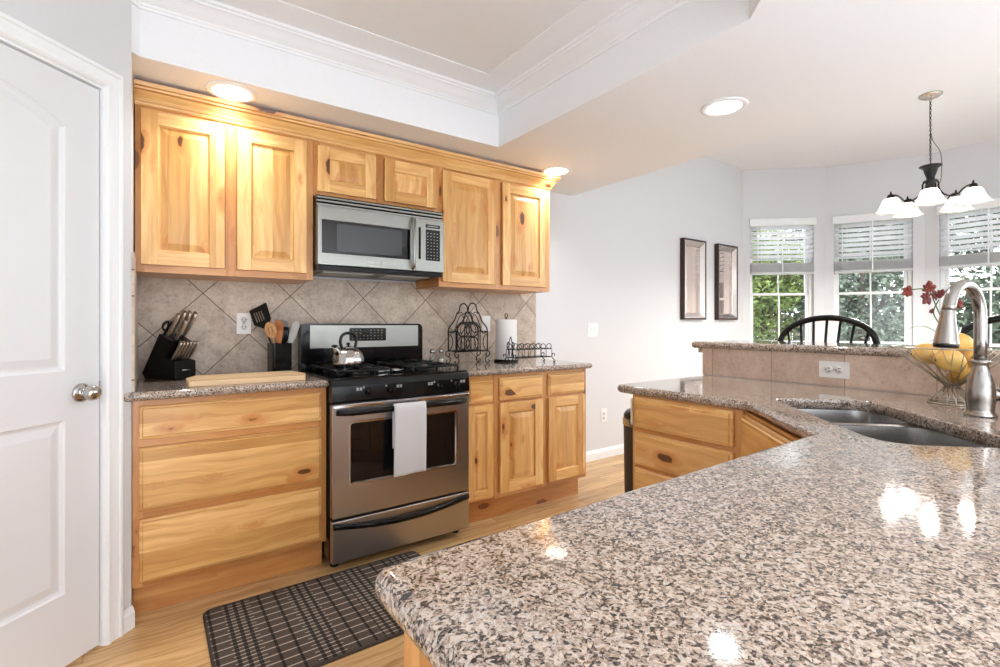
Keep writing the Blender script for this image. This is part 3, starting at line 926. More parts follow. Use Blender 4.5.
# backsplash
o = struct('wall_tile_back', MB().box(-0.058, 2.486, YW - 0.010, YW, 0.80, 1.45), 'tile')
o = struct('wall_tile_side', MB().box(-0.060, -0.050, 2.40, YW - 0.011, 0.915, 1.405).box(-0.060, -0.0505, 2.40, 2.69, 1.40, 1.46), 'tile_side')

# ------------------------------------------------------------------ outlets and switches
def outlet(label, loc, rotz, kind='duplex', horizontal=False, m='plate', w_=0.070, h_=0.114, group='white wall plates'):
    r = thing('wall_outlet' if kind != 'switch' else 'light_switch', label, 'outlet' if kind != 'switch' else 'switch', loc, rotz, group)
    st = MB()
    mt = Matrix.Rotation(R(90), 4, 'Y') if horizontal else Matrix.Identity(4)
    p = MB(); p.prism(round_poly([(-w_ / 2, -h_ / 2), (w_ / 2, -h_ / 2), (w_ / 2, h_ / 2), (-w_ / 2, h_ / 2)], 0.006), 0, 0.005)
    p.move(Matrix.Rotation(R(90), 4, 'X')); p.move(mt); p.build('cover_plate', m, r, 0.0015)
    if kind == 'duplex':
        for s_ in (-1, 1):
            q = MB(); q.lathe([(0.0165, -0.008), (0.0165, -0.0045), (0.001, -0.0045)][::-1], (0, 0, s_ * .0195), 20, 'y'); q.move(mt); rc = q.build('receptacle', m, r)
            q = MB(); c = s_ * .0195
            q.box(-0.0075, -0.0050, -0.0088, -0.007, c - 0.003, c + 0.007, 'z'); q.box(0.0050, 0.0075, -0.0088, -0.007, c - 0.003, c + 0.007, 'z'); q.box(-0.0022, 0.0022, -0.0088, -0.007, c - 0.012, c - 0.0075, 'z')
            q.move(mt); q.build('slots', 'black_plastic', rc)
        q = MB(); q.lathe([(0.003, -0.007), (0.003, -0.004)], (0, 0, 0), 12, 'y'); q.move(mt); q.build('screw', 'steel', r)
    else:
        n = 2 if w_ > .1 else 1
        for k in range(n):
            cx = (k - (n - 1) / 2) * .046
            MB().box(cx - .005, cx + .005, -0.007, -0.004, -.012, .012).build('switch_slot', m, r)
            MB().box(cx - .004, cx + .004, -0.016, -0.006, .000, .009).build('toggle', m, r, 0.001)
    return r
outlet('white duplex outlet on the tiles between knife block and utensil crock', (0.418, YW - 0.010, 1.183), 0)
outlet('single white switch plate on the tiles behind the iron wine rack', (2.012, YW - 0.010, 1.183), 0, 'switch')
outlet('white double light switch on the grey wall left of the pictures', (3.128, YW, 1.130), 0, 'switch', w_=0.115)
outlet('white duplex outlet low on the grey wall above the baseboard', (3.267, YW, 0.376), 0)
outlet('white duplex outlet mounted sideways on the tiled bar front', (2.372, 0.892, 0.986), R(-90), horizontal=True)

# ------------------------------------------------------------------ range
rg = thing('gas_range', 'stainless steel gas range with black cooktop between the base cabinets', 'stove', (1.075, 2.37, 0))
W2 = 0.379
b = MB(); b.box(-W2, W2, 0.02, 0.63, 0.05, 0.895, 'z'); b.build('body', 'black', rg, 0.004)
for sx in (-1, 1):
    for yy in (0.07, 0.57): MB().lathe([(0.02, 0), (0.02, 0.01), (0.012, 0.012), (0.012, 0.05)], (sx * .34, yy, 0), 14).build('leg', 'black_plastic', rg)
# bottom drawer
dwr = MB(); dwr.box(-W2 + .002, W2 - .002, -0.022, 0.019, 0.045, 0.245, 'x'); dwr = dwr.build('storage_drawer', 'steel', rg, 0.006)
pts = []
lo = []
n_ = 24
for k in range(n_ + 1):
    t_ = k / n_; x = -W2 + .006 + t_ * (2 * W2 - .012); s_ = math.sin(PI * t_)
    zc = 0.222 - 0.030 * s_
    lo.append([(x, -0.022, zc + 0.014), (x, -0.026 - 0.024 * s_, zc + 0.012), (x, -0.030 - 0.026 * s_, zc), (x, -0.026 - 0.020 * s_, zc - 0.014), (x, -0.022, zc - 0.016)])
MB().loft(lo, smooth=True).build('drawer_handle', 'black', dwr)
# oven door
od = MB()
hole = [(-0.289, 0.413), (0.293, 0.413), (0.293, 0.700), (-0.289, 0.700)]
dr0 = [(-W2 + .002, 0.256), (W2 - .002, 0.256), (W2 - .002, 0.797), (-W2 + .002, 0.797)]
od.prism(round_poly(dr0, 0.006, 2), 0.0, 0.036, holes=[round_poly(hole, 0.012, 3)])
od.move(Matrix.Translation((0, 0.018, 0)) @ Matrix.Rotation(R(90), 4, 'X'))
od = od.build('oven_door', 'steel', rg, 0.003)
fr = MB(); hi = round_poly(hole, 0.012, 3)
fr.loft([[(p[0], y, p[1]) for p in inset(hi, d)] for d, y in ((-0.012, -0.0185), (-0.011, -0.0215), (-0.002, -0.0215), (0.003, -0.014), (0.003, -0.010))], False, False)
fr.build('window_trim', 'chrome', od)
MB().box(-0.2885, 0.2925, -0.012, -0.006, 0.4135, 0.6995).build('oven_window', 'glass_dark', od)
hb = MB(); lo = []
for k in range(n_ + 1):
    t_ = k / n_; x = -W2 + .02 + t_ * (2 * W2 - .04); s_ = min(1, math.sin(PI * t_) * 5)
    y = -0.020 - 0.040 * s_
    lo.append([(x, y - 0.012, 0.758), (x, y - 0.009, 0.769), (x, y + 0.003, 0.772), (x, y + 0.010, 0.762), (x, y + 0.006, 0.748), (x, y - 0.006, 0.746)])
hb.loft(lo, smooth=True); hb.build('door_handle', 'black', od)
MB().box(-W2 + .004, W2 - .004, -0.026, -0.018, 0.778, 0.795).build('top_trim', 'chrome', od, 0.003)
# control panel
cp = MB()
prof = [(0.02, 0.804), (-0.016, 0.804), (-0.024, 0.812), (-0.018, 0.880), (-0.010, 0.905), (0.004, 0.917), (0.02, 0.917)]
cp.loft([[(x, y, z) for y, z in prof] for x in (-W2, W2)]); cp = cp.build('control_panel', 'black', rg, 0.002)
for i, x in enumerate((-0.20, -0.085, 0.185, 0.29)):
    k = MB(); k.lathe([(0.019, 0.0), (0.019, -0.008), (0.016, -0.020), (0.001, -0.021)], (x, -0.021, 0.850), 20, 'y')
    k.box(x - .003, x + .003, -0.050, -0.038, 0.834, 0.866, 'z')
    kb = k.build('burner_knob', 'black', cp)
    mk = MB()
    mx_ = x - .048 if i in (0, 2) else x + .045
    for a_ in range(2):
        for c_ in range(2): mk.box(mx_ - .014 + a_ * .016, mx_ - .002 + a_ * .016, -0.0220, -0.0205, 0.858 + c_ * .008, 0.863 + c_ * .008, 'x')
    mk.build('dial_marks', 'ink', cp); mk = MB()
    mk.add([(x - .030, -0.0205, .868), (x - .020, -0.0205, .868), (x - .025, -0.0205, .879)], [(0, 1, 2)])
    mk.build('flame_mark', 'ink', cp)
# cooktop
ct = MB(); ct.prism(round_poly([(-W2, 0.0), (W2, 0.0), (W2, 0.555), (-W2, 0.555)], 0.012, 3), 0.905, 0.921); ct = ct.build('cooktop', 'black', rg, 0.004)
for bx_, by_ in ((-0.19, 0.15), (-0.19, 0.41), (0.19, 0.15), (0.19, 0.41)):
    q = MB(); q.lathe([(0.055, 0.921), (0.055, 0.926), (0.040, 0.930), (0.040, 0.936), (0.034, 0.940), (0.001, 0.941)], (bx_, by_, 0), 24); q.build('burner', 'black_matte', rg)
for sx in (-1, 1):
    q = MB(); x0_, x1_ = sorted((sx * .060, sx * .335)); cx = (x0_ + x1_) / 2
    def bar(a, b_, z=0.948, r_=0.006): q.tube([(a[0], a[1], z), (b_[0], b_[1], z)], r_, 6, smooth=True)
    bar((x0_, .035), (x1_, .035)); bar((x0_, .525), (x1_, .525)); bar((x0_, .035), (x0_, .525)); bar((x1_, .035), (x1_, .525)); bar((x0_, .28), (x1_, .28))
    for cy in (0.15, 0.41):
        for a_ in range(6):
            an = a_ * PI / 3 + PI / 6
            q.tube([(cx + .032 * math.cos(an), cy + .032 * math.sin(an), .952), (cx + .085 * math.cos(an), cy + .085 * math.sin(an), .950), (cx + min(.13, .112) * math.cos(an), cy + .112 * math.sin(an), .948)], .0055, 6)
        bar((x0_, cy), (cx - .08, cy)); bar((cx + .08, cy), (x1_, cy)); bar((cx, cy + .08), (cx, cy + .13)); bar((cx, cy - .08), (cx, cy - .12))
    for px_, py_ in ((x0_, .035), (x1_, .035), (x0_, .525), (x1_, .525), (x0_, .28), (x1_, .28)): q.tube([(px_, py_, .921), (px_, py_, .95)], .006, 6)
    q.build('burner_grate', 'black_matte', rg)
# backguard
bg = MB()
shp = round_poly([(-W2, 0.90), (W2, 0.90), (W2, 1.182), (-W2, 1.182)], [0, 0, 0.035, 0.035], 6)
bg.prism(shp, 0, 0.075); bg.move(Matrix.Translation((0, 0.636, 0)) @ Matrix.Rotation(R(90), 4, 'X')); bg = bg.build('backguard', 'black', rg, 0.006)
sp_ = MB(); sp_.prism(round_poly([(-0.330, 1.040), (0.345, 1.040), (0.345, 1.172), (-0.330, 1.172)], 0.004, 2), 0, 0.004)
sp_.move(Matrix.Translation((0, 0.5605, 0)) @ Matrix.Rotation(R(90), 4, 'X')); sp_ = sp_.build('steel_panel', 'steel_dim', bg)
dp = MB(); dp.prism(round_poly([(-0.105, 1.078), (0.125, 1.078), (0.125, 1.156), (-0.105, 1.156)], 0.010, 4), 0, 0.003)
dp.move(Matrix.Translation((0, 0.5565, 0)) @ Matrix.Rotation(R(90), 4, 'X')); dp.build('clock_display', 'display', bg)
mk = MB()
for r_ in range(4):
    for c_ in range(9):
        if c_ in (3, 4) and r_ > 1: continue
        x = -.088 + c_ * .0225; z = 1.090 + r_ * .017
        mk.box(x, x + (.009 if (c_ + r_) % 3 else .005), .5525, .5533, z, z + .0025)
mk.build('keypad_marks', 'ink', bg)

# towel over the oven handle
def hanging_towel():
    mb = MB(); rings = []
    x0_, x1_ = -0.090, 0.083
    path = [(-0.046, 0.560), (-0.046, 0.66), (-0.046, 0.745), (-0.052, 0.776), (-0.062, 0.782), (-0.074, 0.776), (-0.079, 0.75), (-0.080, 0.68), (-0.079, 0.58), (-0.078, 0.50), (-0.077, 0.425)]
    path = smooth_path([(0, y, z) for y, z in path], 4)
    nx = 14
    vs, fs = [], []
    for layer in (0, 1):
        for i, p in enumerate(path):
            t_ = i / (len(path) - 1)
            for k in range(nx + 1):
                u_ = k / nx
                x = x0_ + (x1_ - x0_) * u_ + (-0.006 * t_ if t_ > .4 else 0)
                wob = 0.0022 * math.sin(u_ * 9 + 2) * max(0, t_ - .45) * 2
                d_ = 0.0022 if layer else -0.0022
                a_ = path[max(i - 1, 0)]; c_ = path[min(i + 1, len(path) - 1)]; tn = (c_ - a_).normalized()
                nrm = Vector((0, tn.z, -tn.y))
                q = p + nrm * d_
                vs.append((x, q.y + wob - (0.0 if u_ < .5 else 0.0), q.z + (0.004 * u_ if t_ > .9 else 0)))
    n1 = len(path) * (nx + 1)
    for layer in (0, 1):
        for i in range(len(path) - 1):
            for k in range(nx):
                a = layer * n1 + i * (nx + 1) + k
                fs.append((a, a + 1, a + nx + 2, a + nx + 1))
    for i in range(len(path) - 1):
        for k in (0, nx):
            a = i * (nx + 1) + k; fs.append((a, a + nx + 1, n1 + a + nx + 1, n1 + a))
    for k in range(nx):
        for i in (0, len(path) - 1):
            a = i * (nx + 1) + k; fs.append((a, a + 1, n1 + a + 1, n1 + a))
    mb.add(vs, fs, 'x', True)
    return mb
tw = hanging_towel().build('dish_towel', 'towel', loc=(1.075, 2.363, 0))
tag(tw, 'pale grey dish towel hanging over the oven door handle', 'towel')
# spoon rest
sr = MB(); sr.lathe([(0.001, 0.0), (0.030, 0.001), (0.045, 0.010), (0.048, 0.010), (0.032, -0.002), (0.001, -0.003)], (0, 0, 0), 24)
sr.box(-0.115, -0.040, -0.010, 0.010, 0.004, 0.008)
o = sr.build('spoon_rest', 'chrome', bevel=0, loc=(1.085, 2.52, 0.9255)); o.rotation_euler.z = R(15)
tag(o, 'small shiny steel spoon rest between the two burner grates', 'spoon rest')

# kettle
kt = thing('tea_kettle', 'shiny round ribbed steel tea kettle on the left burners of the range', 'kettle', (0.848, 2.575, 0.953), R(20))
kt.scale = (0.84, 0.84, 0.84)
vs, fs = [], []
kp = [(0.078, 0.0), (0.090, 0.006), (0.097, 0.030), (0.095, 0.058), (0.085, 0.085), (0.066, 0.108), (0.045, 0.120), (0.032, 0.124)]
n_ = 72
for (r_, z) in kp:
    for k in range(n_):
        an = 2 * PI * k / n_; rr = r_ * (1 - 0.045 * (abs(math.cos(an * 6)) ** 6) * (1 if 0.02 < z < .115 else 0.0))
        vs.append((rr * math.cos(an), rr * math.sin(an), z))
for i in range(len(kp) - 1):
    for k in range(n_): fs.append((i * n_ + k, i * n_ + (k + 1) % n_, (i + 1) * n_ + (k + 1) % n_, (i + 1) * n_ + k))
fs.append(list(range(n_))[::-1]); fs.append([(len(kp) - 1) * n_ + k for k in range(n_)])
MB().add(vs, fs, 'z', True).build('kettle_body', 'chrome', kt)
ld = MB().lathe([(0.040, 0.118), (0.038, 0.126), (0.020, 0.131), (0.001, 0.132)], n=24).build('lid', 'chrome', kt)
MB().lathe([(0.006, 0.130), (0.006, 0.137), (0.013, 0.142), (0.013, 0.150), (0.001, 0.156)], n=16).build('lid_knob', 'black_plastic', ld)
MB().tube(smooth_path([(-0.062, 0, 0.085), (-0.085, 0, 0.105), (-0.100, 0, 0.128)], 4), [0.022] * 3 + [0.018] * 3 + [0.015] * 3, 14).build('spout', 'chrome', kt)
MB().lathe([(0.017, 0), (0.018, .01), (0.010, .014), (.001, .015)], (-0.102, 0, 0.130), 14).build('spout_cap', 'black_plastic', kt)
hp = smooth_path([(-0.046, 0, 0.115), (-0.060, 0, 0.160), (-0.045, 0, 0.200), (0, 0, 0.214), (0.045, 0, 0.200), (0.060, 0, 0.160), (0.048, 0, 0.115)], 5)
MB().tube(hp, 0.0095, 10).build('handle', 'black_plastic', kt)

# shakers
def shaker(x, y, fill, label):
    r = thing('glass_shaker', label, 'shaker', (x, y, 0.9145), 0, 'shakers beside the range')
    MB().lathe([(0.018, 0.0), (0.022, 0.003), (0.020, 0.03), (0.016, 0.06), (0.015, 0.078), (0.001, 0.079)], n=16).build('glass_body', 'glassware', r)
    MB().lathe([(0.015, 0.003), (0.0175, 0.006), (0.016, 0.032), (0.001, 0.034)], n=14).build('contents', fill, r)
    MB().lathe([(0.0165, 0.077), (0.017, 0.088), (0.012, 0.100), (0.001, 0.103)], n=16).build('cap', 'chrome', r)
shaker(1.508, 2.90, 'pepper', 'glass pepper shaker with steel cap, next to the range backguard')
shaker(1.580, 2.91, 'salt', 'glass salt shaker with steel cap, nearer the iron wine rack')

# ------------------------------------------------------------------ microwave
mw = thing('microwave', 'stainless over-the-range microwave with black keypad under the short wall cabinet', 'microwave', (0.706, 2.645, 0))
WM = 0.740
MB().box(0, WM, 0.012, 0.380, 1.490, 1.858).build('housing', 'black', mw, 0.003)
v = MB(); v.box(0, WM, -0.002, 0.012, 1.801, 1.813); v.box(0, WM, -0.002, 0.012, 1.821, 1.832); v.box(0, WM, -0.002, 0.012, 1.840, 1.850)
v.build('vent_grille', 'steel_dim', mw, 0.002)
hole = [(0.022, 1.552), (0.520, 1.552), (0.520, 1.726), (0.022, 1.726)]
d_ = MB(); d_.prism([(0.0, 1.490), (0.552, 1.490), (0.552, 1.797), (0.0, 1.797)], 0, 0.030, holes=[hole]); d_.move(Matrix.Translation((0, 0.012, 0)) @ Matrix.Rotation(R(90), 4, 'X'))
d_ = d_.build('door', 'steel_dim', mw, 0.002)
MB().box(0.0225, 0.5195, -0.013, -0.006, 1.5525, 1.7255).build('door_glass', 'glass_dark', d_)
q = MB(); q.prism(round_poly([(0.100, 1.566), (0.470, 1.566), (0.470, 1.712), (0.100, 1.712)], 0.012, 4), 0, 0.001); q.move(Matrix.Translation((0, -0.0131, 0)) @ Matrix.Rotation(R(90), 4, 'X')); q.build('window_screen', 'glass_mesh', d_)
hd = smooth_path([(0.535, -0.018, 1.500), (0.532, -0.040, 1.525), (0.528, -0.052, 1.645), (0.532, -0.040, 1.765), (0.535, -0.018, 1.790)], 6)
MB().tube(hd, 0.0095, 10).build('door_handle', 'steel_dim', d_)
q = MB(); q.prism(round_poly([(0.255, 1.507), (0.345, 1.507), (0.345, 1.528), (0.255, 1.528)], 0.003, 2), 0, 0.0015); q.move(Matrix.Translation((0, -0.018, 0)) @ Matrix.Rotation(R(90), 4, 'X')); q.build('badge', 'chrome', d_)
q = MB()
for k in range(9): q.box(0.265 + k * .0078, 0.265 + k * .0078 + .005, -0.0203, -0.0196, 1.5145, 1.5205)
q.build('badge_lettering', 'steel_dim', d_)
c_ = MB().box(0.555, WM, -0.018, 0.012, 1.490, 1.797).build('control_panel', 'steel_dim', mw, 0.002)
MB().box(0.572, 0.586, -0.0195, -0.0175, 1.56, 1.745).build('side_slot', 'black', c_)
MB().box(0.618, 0.712, -0.0200, -0.0175, 1.748, 1.768).build('clock_display', 'display', c_, 0.001)
MB().box(0.618, 0.712, -0.0200, -0.0175, 1.555, 1.738).build('keypad', 'display', c_, 0.001)
q = MB()
for r_ in range(9):
    for k in range(4):
        x = 0.627 + k * .021; z = 1.566 + r_ * .0185
        q.box(x, x + .007, -0.0207, -0.0200, z, z + .0035)
q.build('keypad_marks', 'ink', c_)
q = MB(); q.box(0.628, 0.70, -0.0207, -0.0200, 1.756, 1.760); q.build('clock_marks', 'ink', c_)
q = MB(); q.box(0.004, WM - .004, -0.004, 0.375, 1.462, 1.4895); q.build('bottom_vent', 'black_plastic', mw, 0.004)
q = MB(); q.box(0.05, 0.33, 0.06, 0.25, 1.458, 1.4625); q.box(0.40, 0.68, 0.06, 0.25, 1.458, 1.4625); q.build('grease_filter', 'steel_dim', mw)
# ------------------------------------------------------------------ things on the left counter
ZC = 0.9145
# knife block; local x = across, local -y = front
kb = thing('knife_block', 'black slanted wooden knife block at the left end of the counter', 'knife block', (0.075, 2.895, ZC), R(38))
def side_prism(mb, prof, x0, x1):
    return mb.loft([[(x, y, z) for y, z in prof] for x in (x0, x1)])
bd = MB()
prof = [(0.105, 0.030), (0.085, 0.0), (-0.105, 0.0), (-0.105, 0.088), (-0.028, 0.104), (-0.075, 0.184), (-0.004, 0.220)]
side_prism(bd, prof, -0.055, 0.055)
bd = bd.build('block_body', 'block', kb, 0.003)
MB().tube([(-0.022, -0.1065, 0.045), (0.0, -0.1085, 0.045), (0.022, -0.1065, 0.045)], 0.004, 8).build('badge', 'chrome', bd)
kdir = Vector((0, -0.56, 0.83)).normalized()
def knife(pos, length, width, label, group):
    """handle rising along the block's slant from pos (in the block's frame)"""
    M4 = Matrix.Translation((0.075, 2.895, ZC)) @ Matrix.Rotation(R(38), 4, 'Z')
    mb = MB(); lo = []
    side = Vector((0, 0.83, 0.56)).normalized()
    for k, (t_, wy, wx) in enumerate(((0, .55, .5), (.12, .6, .55), (.3, .9, .8), (.6, .8, .8), (.85, 1.0, .8), (1, .8, .6))):
        c = kdir * (length * t_) + side * (-.12 * width * math.sin(PI * t_))
        ring = []
        for a in range(10):
            an = 2 * PI * a / 10
            ring.append(c + side * (math.cos(an) * width * wy * .5) + Vector((1, 0, 0)) * (math.sin(an) * width * wx * .32))
        lo.append(ring)
    return lo, M4
kn_cache = {}
def place_knife(pos, length, width, label, group, dark=False):
    lo, M4 = knife(pos, length, width, label, group)
    key = (length, width)
    if key not in kn_cache:
        r = thing('kitchen_knife' if length > .11 else 'steak_knife', label, 'knife', M4 @ Vector(pos), R(38), group)
        MB().loft(lo, smooth=True).build('handle', 'knife_steel', r)
        e = lo[-1]; MB().loft([[p + kdir * -.001 for p in e], [p + kdir * .004 for p in e]]).build('end_cap', 'chrome', r)
        l0 = lo[0]; MB().loft([[p + kdir * -.012 for p in l0], [p + kdir * .001 for p in l0]]).build('bolster', 'black_plastic', r)
        kn_cache[key] = r
        return r
    return dup(kn_cache[key], M4 @ Vector(pos), R(38), label, group)
M['knife_steel'] = mat('satin knife handle', (0.50, 0.44, 0.38), 0.28, 0.9)
# large knives in two rows on the slanted top
tops = [((-0.036, -0.030, 0.206), .125, .026, 'leftmost large steel-handled knife in the rear row of the block'),
        ((-0.010, -0.030, 0.206), .142, .028, 'second large steel-handled knife in the rear row of the block'),
        ((0.014, -0.034, 0.204), .142, .028, 'third large steel-handled knife in the rear row of the block'),
        ((0.040, -0.040, 0.201), .142, .028, 'rightmost large steel-handled knife, tallest in the block'),
        ((-0.016, -0.060, 0.190), .112, .026, 'medium steel-handled knife in front of the large ones in the block')]
for p, l_, w_, lb in tops: place_knife(p, l_, w_, lb, 'knives in the block')
ords = ['leftmost', 'second from left', 'third from left', 'fourth from left', 'fifth from left', 'rightmost']
for k in range(6):
    place_knife((-0.045 + k * 0.018, -0.070, 0.094), .104, .018, 'steel steak knife, %s of six in the lower row of the block' % ords[k], 'steak knives')
M4 = Matrix.Translation((0.075, 2.895, ZC)) @ Matrix.Rotation(R(38), 4, 'Z')
sc_ = thing('kitchen_scissors', 'black-handled kitchen scissors standing in the left of the knife block', 'scissors', M4 @ Vector((-0.034, 0.0 - .012, 0.217)), R(38))
for k, sx in enumerate((-1, 1)):
    lp = smooth_path([kdir * .018 + Vector((sx * .002, .004 * sx, 0)), kdir * .035 + Vector((sx * .020 - .004, 0, 0)), kdir * .062 + Vector((sx * .024 - .006, 0, 0)), kdir * .074 + Vector((sx * .012 - .002, 0, 0)), kdir * .050 + Vector((sx * .003, 0, 0))], 5, True)
    MB().tube(lp, .005, 8, True).build('handle_loop', 'black_plastic', sc_)
MB().tube([kdir * -.01, kdir * .022], .006, 8).build('shank', 'black_plastic', sc_)

# cutting board
cb_ = MB()
cb_.prism(round_poly([(-0.235, -0.145), (0.235, -0.155), (0.265, -0.03), (0.235, 0.150), (-0.19, 0.145), (-0.235, 0.03)], 0.012, 3), 0, 0.022)
o = cb_.build('cutting_board', 'board', bevel=0.003, loc=(0.365, 2.595, ZC)); tag(o, 'pale maple cutting board lying on the left counter edge', 'cutting board')

# utensil crock and utensils
cx_, cy_ = 0.574, 2.885
cr_ = MB(); s_ = 0.050
outer_ = round_poly([(-s_, -s_), (s_, -s_), (s_, s_), (-s_, s_)], 0.012, 4)
inner_ = inset(outer_, 0.005)
cr_.loft([[(p[0], p[1], 0) for p in outer_], [(p[0], p[1], 0.162) for p in outer_], [(p[0], p[1], 0.162) for p in inner_], [(p[0], p[1], 0.01) for p in inner_]])
o = cr_.build('utensil_crock', 'black', loc=(cx_, cy_, ZC), rotz=R(8)); tag(o, 'square glossy black utensil crock left of the range', 'crock')
def rod_thing(name, label, base, tip, cat, m, head, rod_r=0.005, hm=None):
    """utensil standing in the crock: a rod from base to tip, head built in the frame (x across picture, z along rod)"""
    b0 = Vector(base); t0 = Vector(tip); d = (t0 - b0)
    r = thing(name, label, cat, b0, 0, 'utensils in the crock')
    MB().tube([(0, 0, 0), d * .5, d], rod_r, 8).build('handle', m, r)
    z = d.normalized(); x = Vector((0.85, -0.5, 0)); x = (x - z * x.dot(z)).normalized(); y = z.cross(x)
    mt = Matrix(((x.x, y.x, z.x, d.x), (x.y, y.y, z.y, d.y), (x.z, y.z, z.z, d.z), (0, 0, 0, 1)))
    hb_ = head(); hb_.move(mt); hb_.build('head', hm or m, r)
    return r
def flat_head(out, th, holes=()):
    def f():
        mb = MB(); mb.prism(out, -th / 2, th / 2, holes=holes); mb.move(Matrix.Rotation(R(90), 4, 'X')); return mb
    return f
ZR = ZC + 0.02
slots = [[(x, .022), (x + .006, .022), (x + .006, .075), (x, .075)] for x in (-.030, -.017, -.004, .009)]
rod_thing('slotted_turner', 'black slotted turner leaning out of the crock to the left', (cx_ + .01, cy_ + .02, ZR), (cx_ - .070, cy_ + .050, ZC + .262), 'spatula', 'black_plastic',
          flat_head(round_poly([(-.008, -.02), (.010, -.02), (.048, .018), (.054, .110), (-.046, .094), (-.048, .012)], .006, 3), .003, slots))
spoon_o = [(0.030 * math.cos(a) * (1 if math.cos(a) else 1), 0.040 + 0.045 * math.sin(a)) for a in [2 * PI * k / 20 for k in range(20)]]
sslots = [[(x, .022), (x + .004, .022), (x + .004, .058), (x, .058)] for x in (-.012, 0.006)]
rod_thing('wooden_spoon', 'slotted pale wooden spoon in front of the black turner in the crock', (cx_ + .005, cy_ - .01, ZR), (cx_ - .040, cy_ - .030, ZC + .195), 'spoon', 'spoon', flat_head(spoon_o, .006, sslots))
rod_thing('wooden_spatula', 'reddish wooden spatula upright beside the slotted wooden spoon', (cx_, cy_ - .02, ZR), (cx_ - .004, cy_ - .012, ZC + .175), 'spatula', 'spoon2',
          flat_head(round_poly([(-.006, -.03), (.006, -.03), (.022, .05), (.024, .100), (-.008, .118), (-.022, .09), (-.020, .04)], .005, 3), .006))
rod_thing('pasta_server', 'dark grey rounded server with clear top in the middle of the crock', (cx_ + .01, cy_ + .01, ZR), (cx_ + .020, cy_ + .010, ZC + .175), 'ladle', 'black_plastic',
          lambda: MB().lathe([(0.008, -.02), (0.024, 0.0), (0.028, 0.04), (0.027, 0.075), (0.022, 0.075), (0.001, 0.02)], n=18))
rod_thing('measuring_cup', 'translucent grey plastic cup tipped behind the dark server', (cx_ + .02, cy_ + .02, ZR), (cx_ + .026, cy_ + .070, ZC + .195), 'cup', 'plastic_grey',
          lambda: MB().lathe([(0.010, -.01), (0.026, 0.0), (0.032, 0.085), (0.030, 0.085), (0.022, 0.004)], n=18))
rod_thing('rubber_spatula', 'pale grey silicone spatula at the right side of the crock', (cx_ + .02, cy_, ZR), (cx_ + .062, cy_ - .005, ZC + .185), 'spatula', 'plastic_pale',
          flat_head(round_poly([(-.010, -.03), (.010, -.03), (.020, .02), (.022, .080), (.008, .100), (-.016, .09), (-.018, .02)], .008, 3), .010))

# ------------------------------------------------------------------ things on the right counter
# iron wine rack: two bell-shaped frames joined by rods
wr = thing('wine_rack', 'dark wrought iron bell-shaped bottle rack on scroll feet, right of the range', 'rack', (1.745, 2.84, ZC))
def bell(mb, y):
    r_ = 0.0046
    half = [(-.118, .085), (-.118, .150), (-.118, .215), (-.110, .245), (-.085, .272), (-.066, .300), (-.052, .335), (-.034, .355), (-.028, .385), (-.012, .402), (0, .404)]
    full = half + [(-x, z) for x, z in half[-2::-1]]
    mb.tube(smooth_path([(x, y, z) for x, z in full], 4), r_, 6)
    mb.tube([(-.118, y, .085), (.118, y, .085)], r_, 6)
    mb.tube([(-.060, y, .085), (-.060, y, .250)], r_ * .8, 6); mb.tube([(.060, y, .085), (.060, y, .250)], r_ * .8, 6)
    mb.tube(smooth_path([(-.118, y, .215), (-.085, y, .205), (-.060, y, .235), (-.035, y, .268), (0, y, .278), (.035, y, .268), (.060, y, .235), (.085, y, .205), (.118, y, .215)], 4), r_ * .8, 6)
    for cz in (.135, .225):
        mb.tube([(.046 * math.cos(a), y, cz + .046 * math.sin(a)) for a in [2 * PI * k / 24 for k in range(24)]], r_ * .8, 6, True)
        mb.tube([(.024 * math.cos(a), y, cz + .040 * math.sin(a)) for a in [2 * PI * k / 20 for k in range(20)]], r_ * .6, 6, True)
    for sx in (-1, 1):
        mb.tube(smooth_path([(sx * .118, y, .200), (sx * .092, y, .180), (sx * .084, y, .140), (sx * .100, y, .100), (sx * .118, y, .09)], 4), r_ * .6, 6)
        mb.tube(smooth_path([(sx * .060, y, .250), (sx * .040, y, .300), (sx * .014, y, .330), (0, y, .300), (sx * -.004, y, .280)], 4), r_ * .6, 6)
        mb.tube(smooth_path([(0, y, .330), (sx * .020, y, .345), (sx * .045, y, .335)], 4), r_ * .6, 6)
for y in (-.060, .055):
    q = MB(); bell(q, y); q.build('bell_frame', 'iron', wr)
for y in (-.060, .055):
    for sx in (-1, 1):
        q = MB()
        q.tube(smooth_path([(sx * .118, y, .085), (sx * .134, y, .078), (sx * .136, y, .058), (sx * .118, y, .048), (sx * .106, y, .058), (sx * .114, y, .068)], 4), .0036, 6)
        q.tube(smooth_path([(sx * .118, y, .048), (sx * .104, y, .034), (sx * .108, y, .010), (sx * .126, y, .004), (sx * .136, y, .016), (sx * .126, y, .024)], 4), .0036, 6)
        q.build('foot', 'iron', wr)
q = MB()
for (x, z) in ((-.118, .085), (.118, .085), (-.118, .215), (.118, .215), (0, .089), (0, .18), (0, .278), (-.06, .085), (.06, .085)):
    q.tube([(x, -.060, z), (x, .055, z)], .0036, 6)
q.build('cross_rods', 'iron', wr)

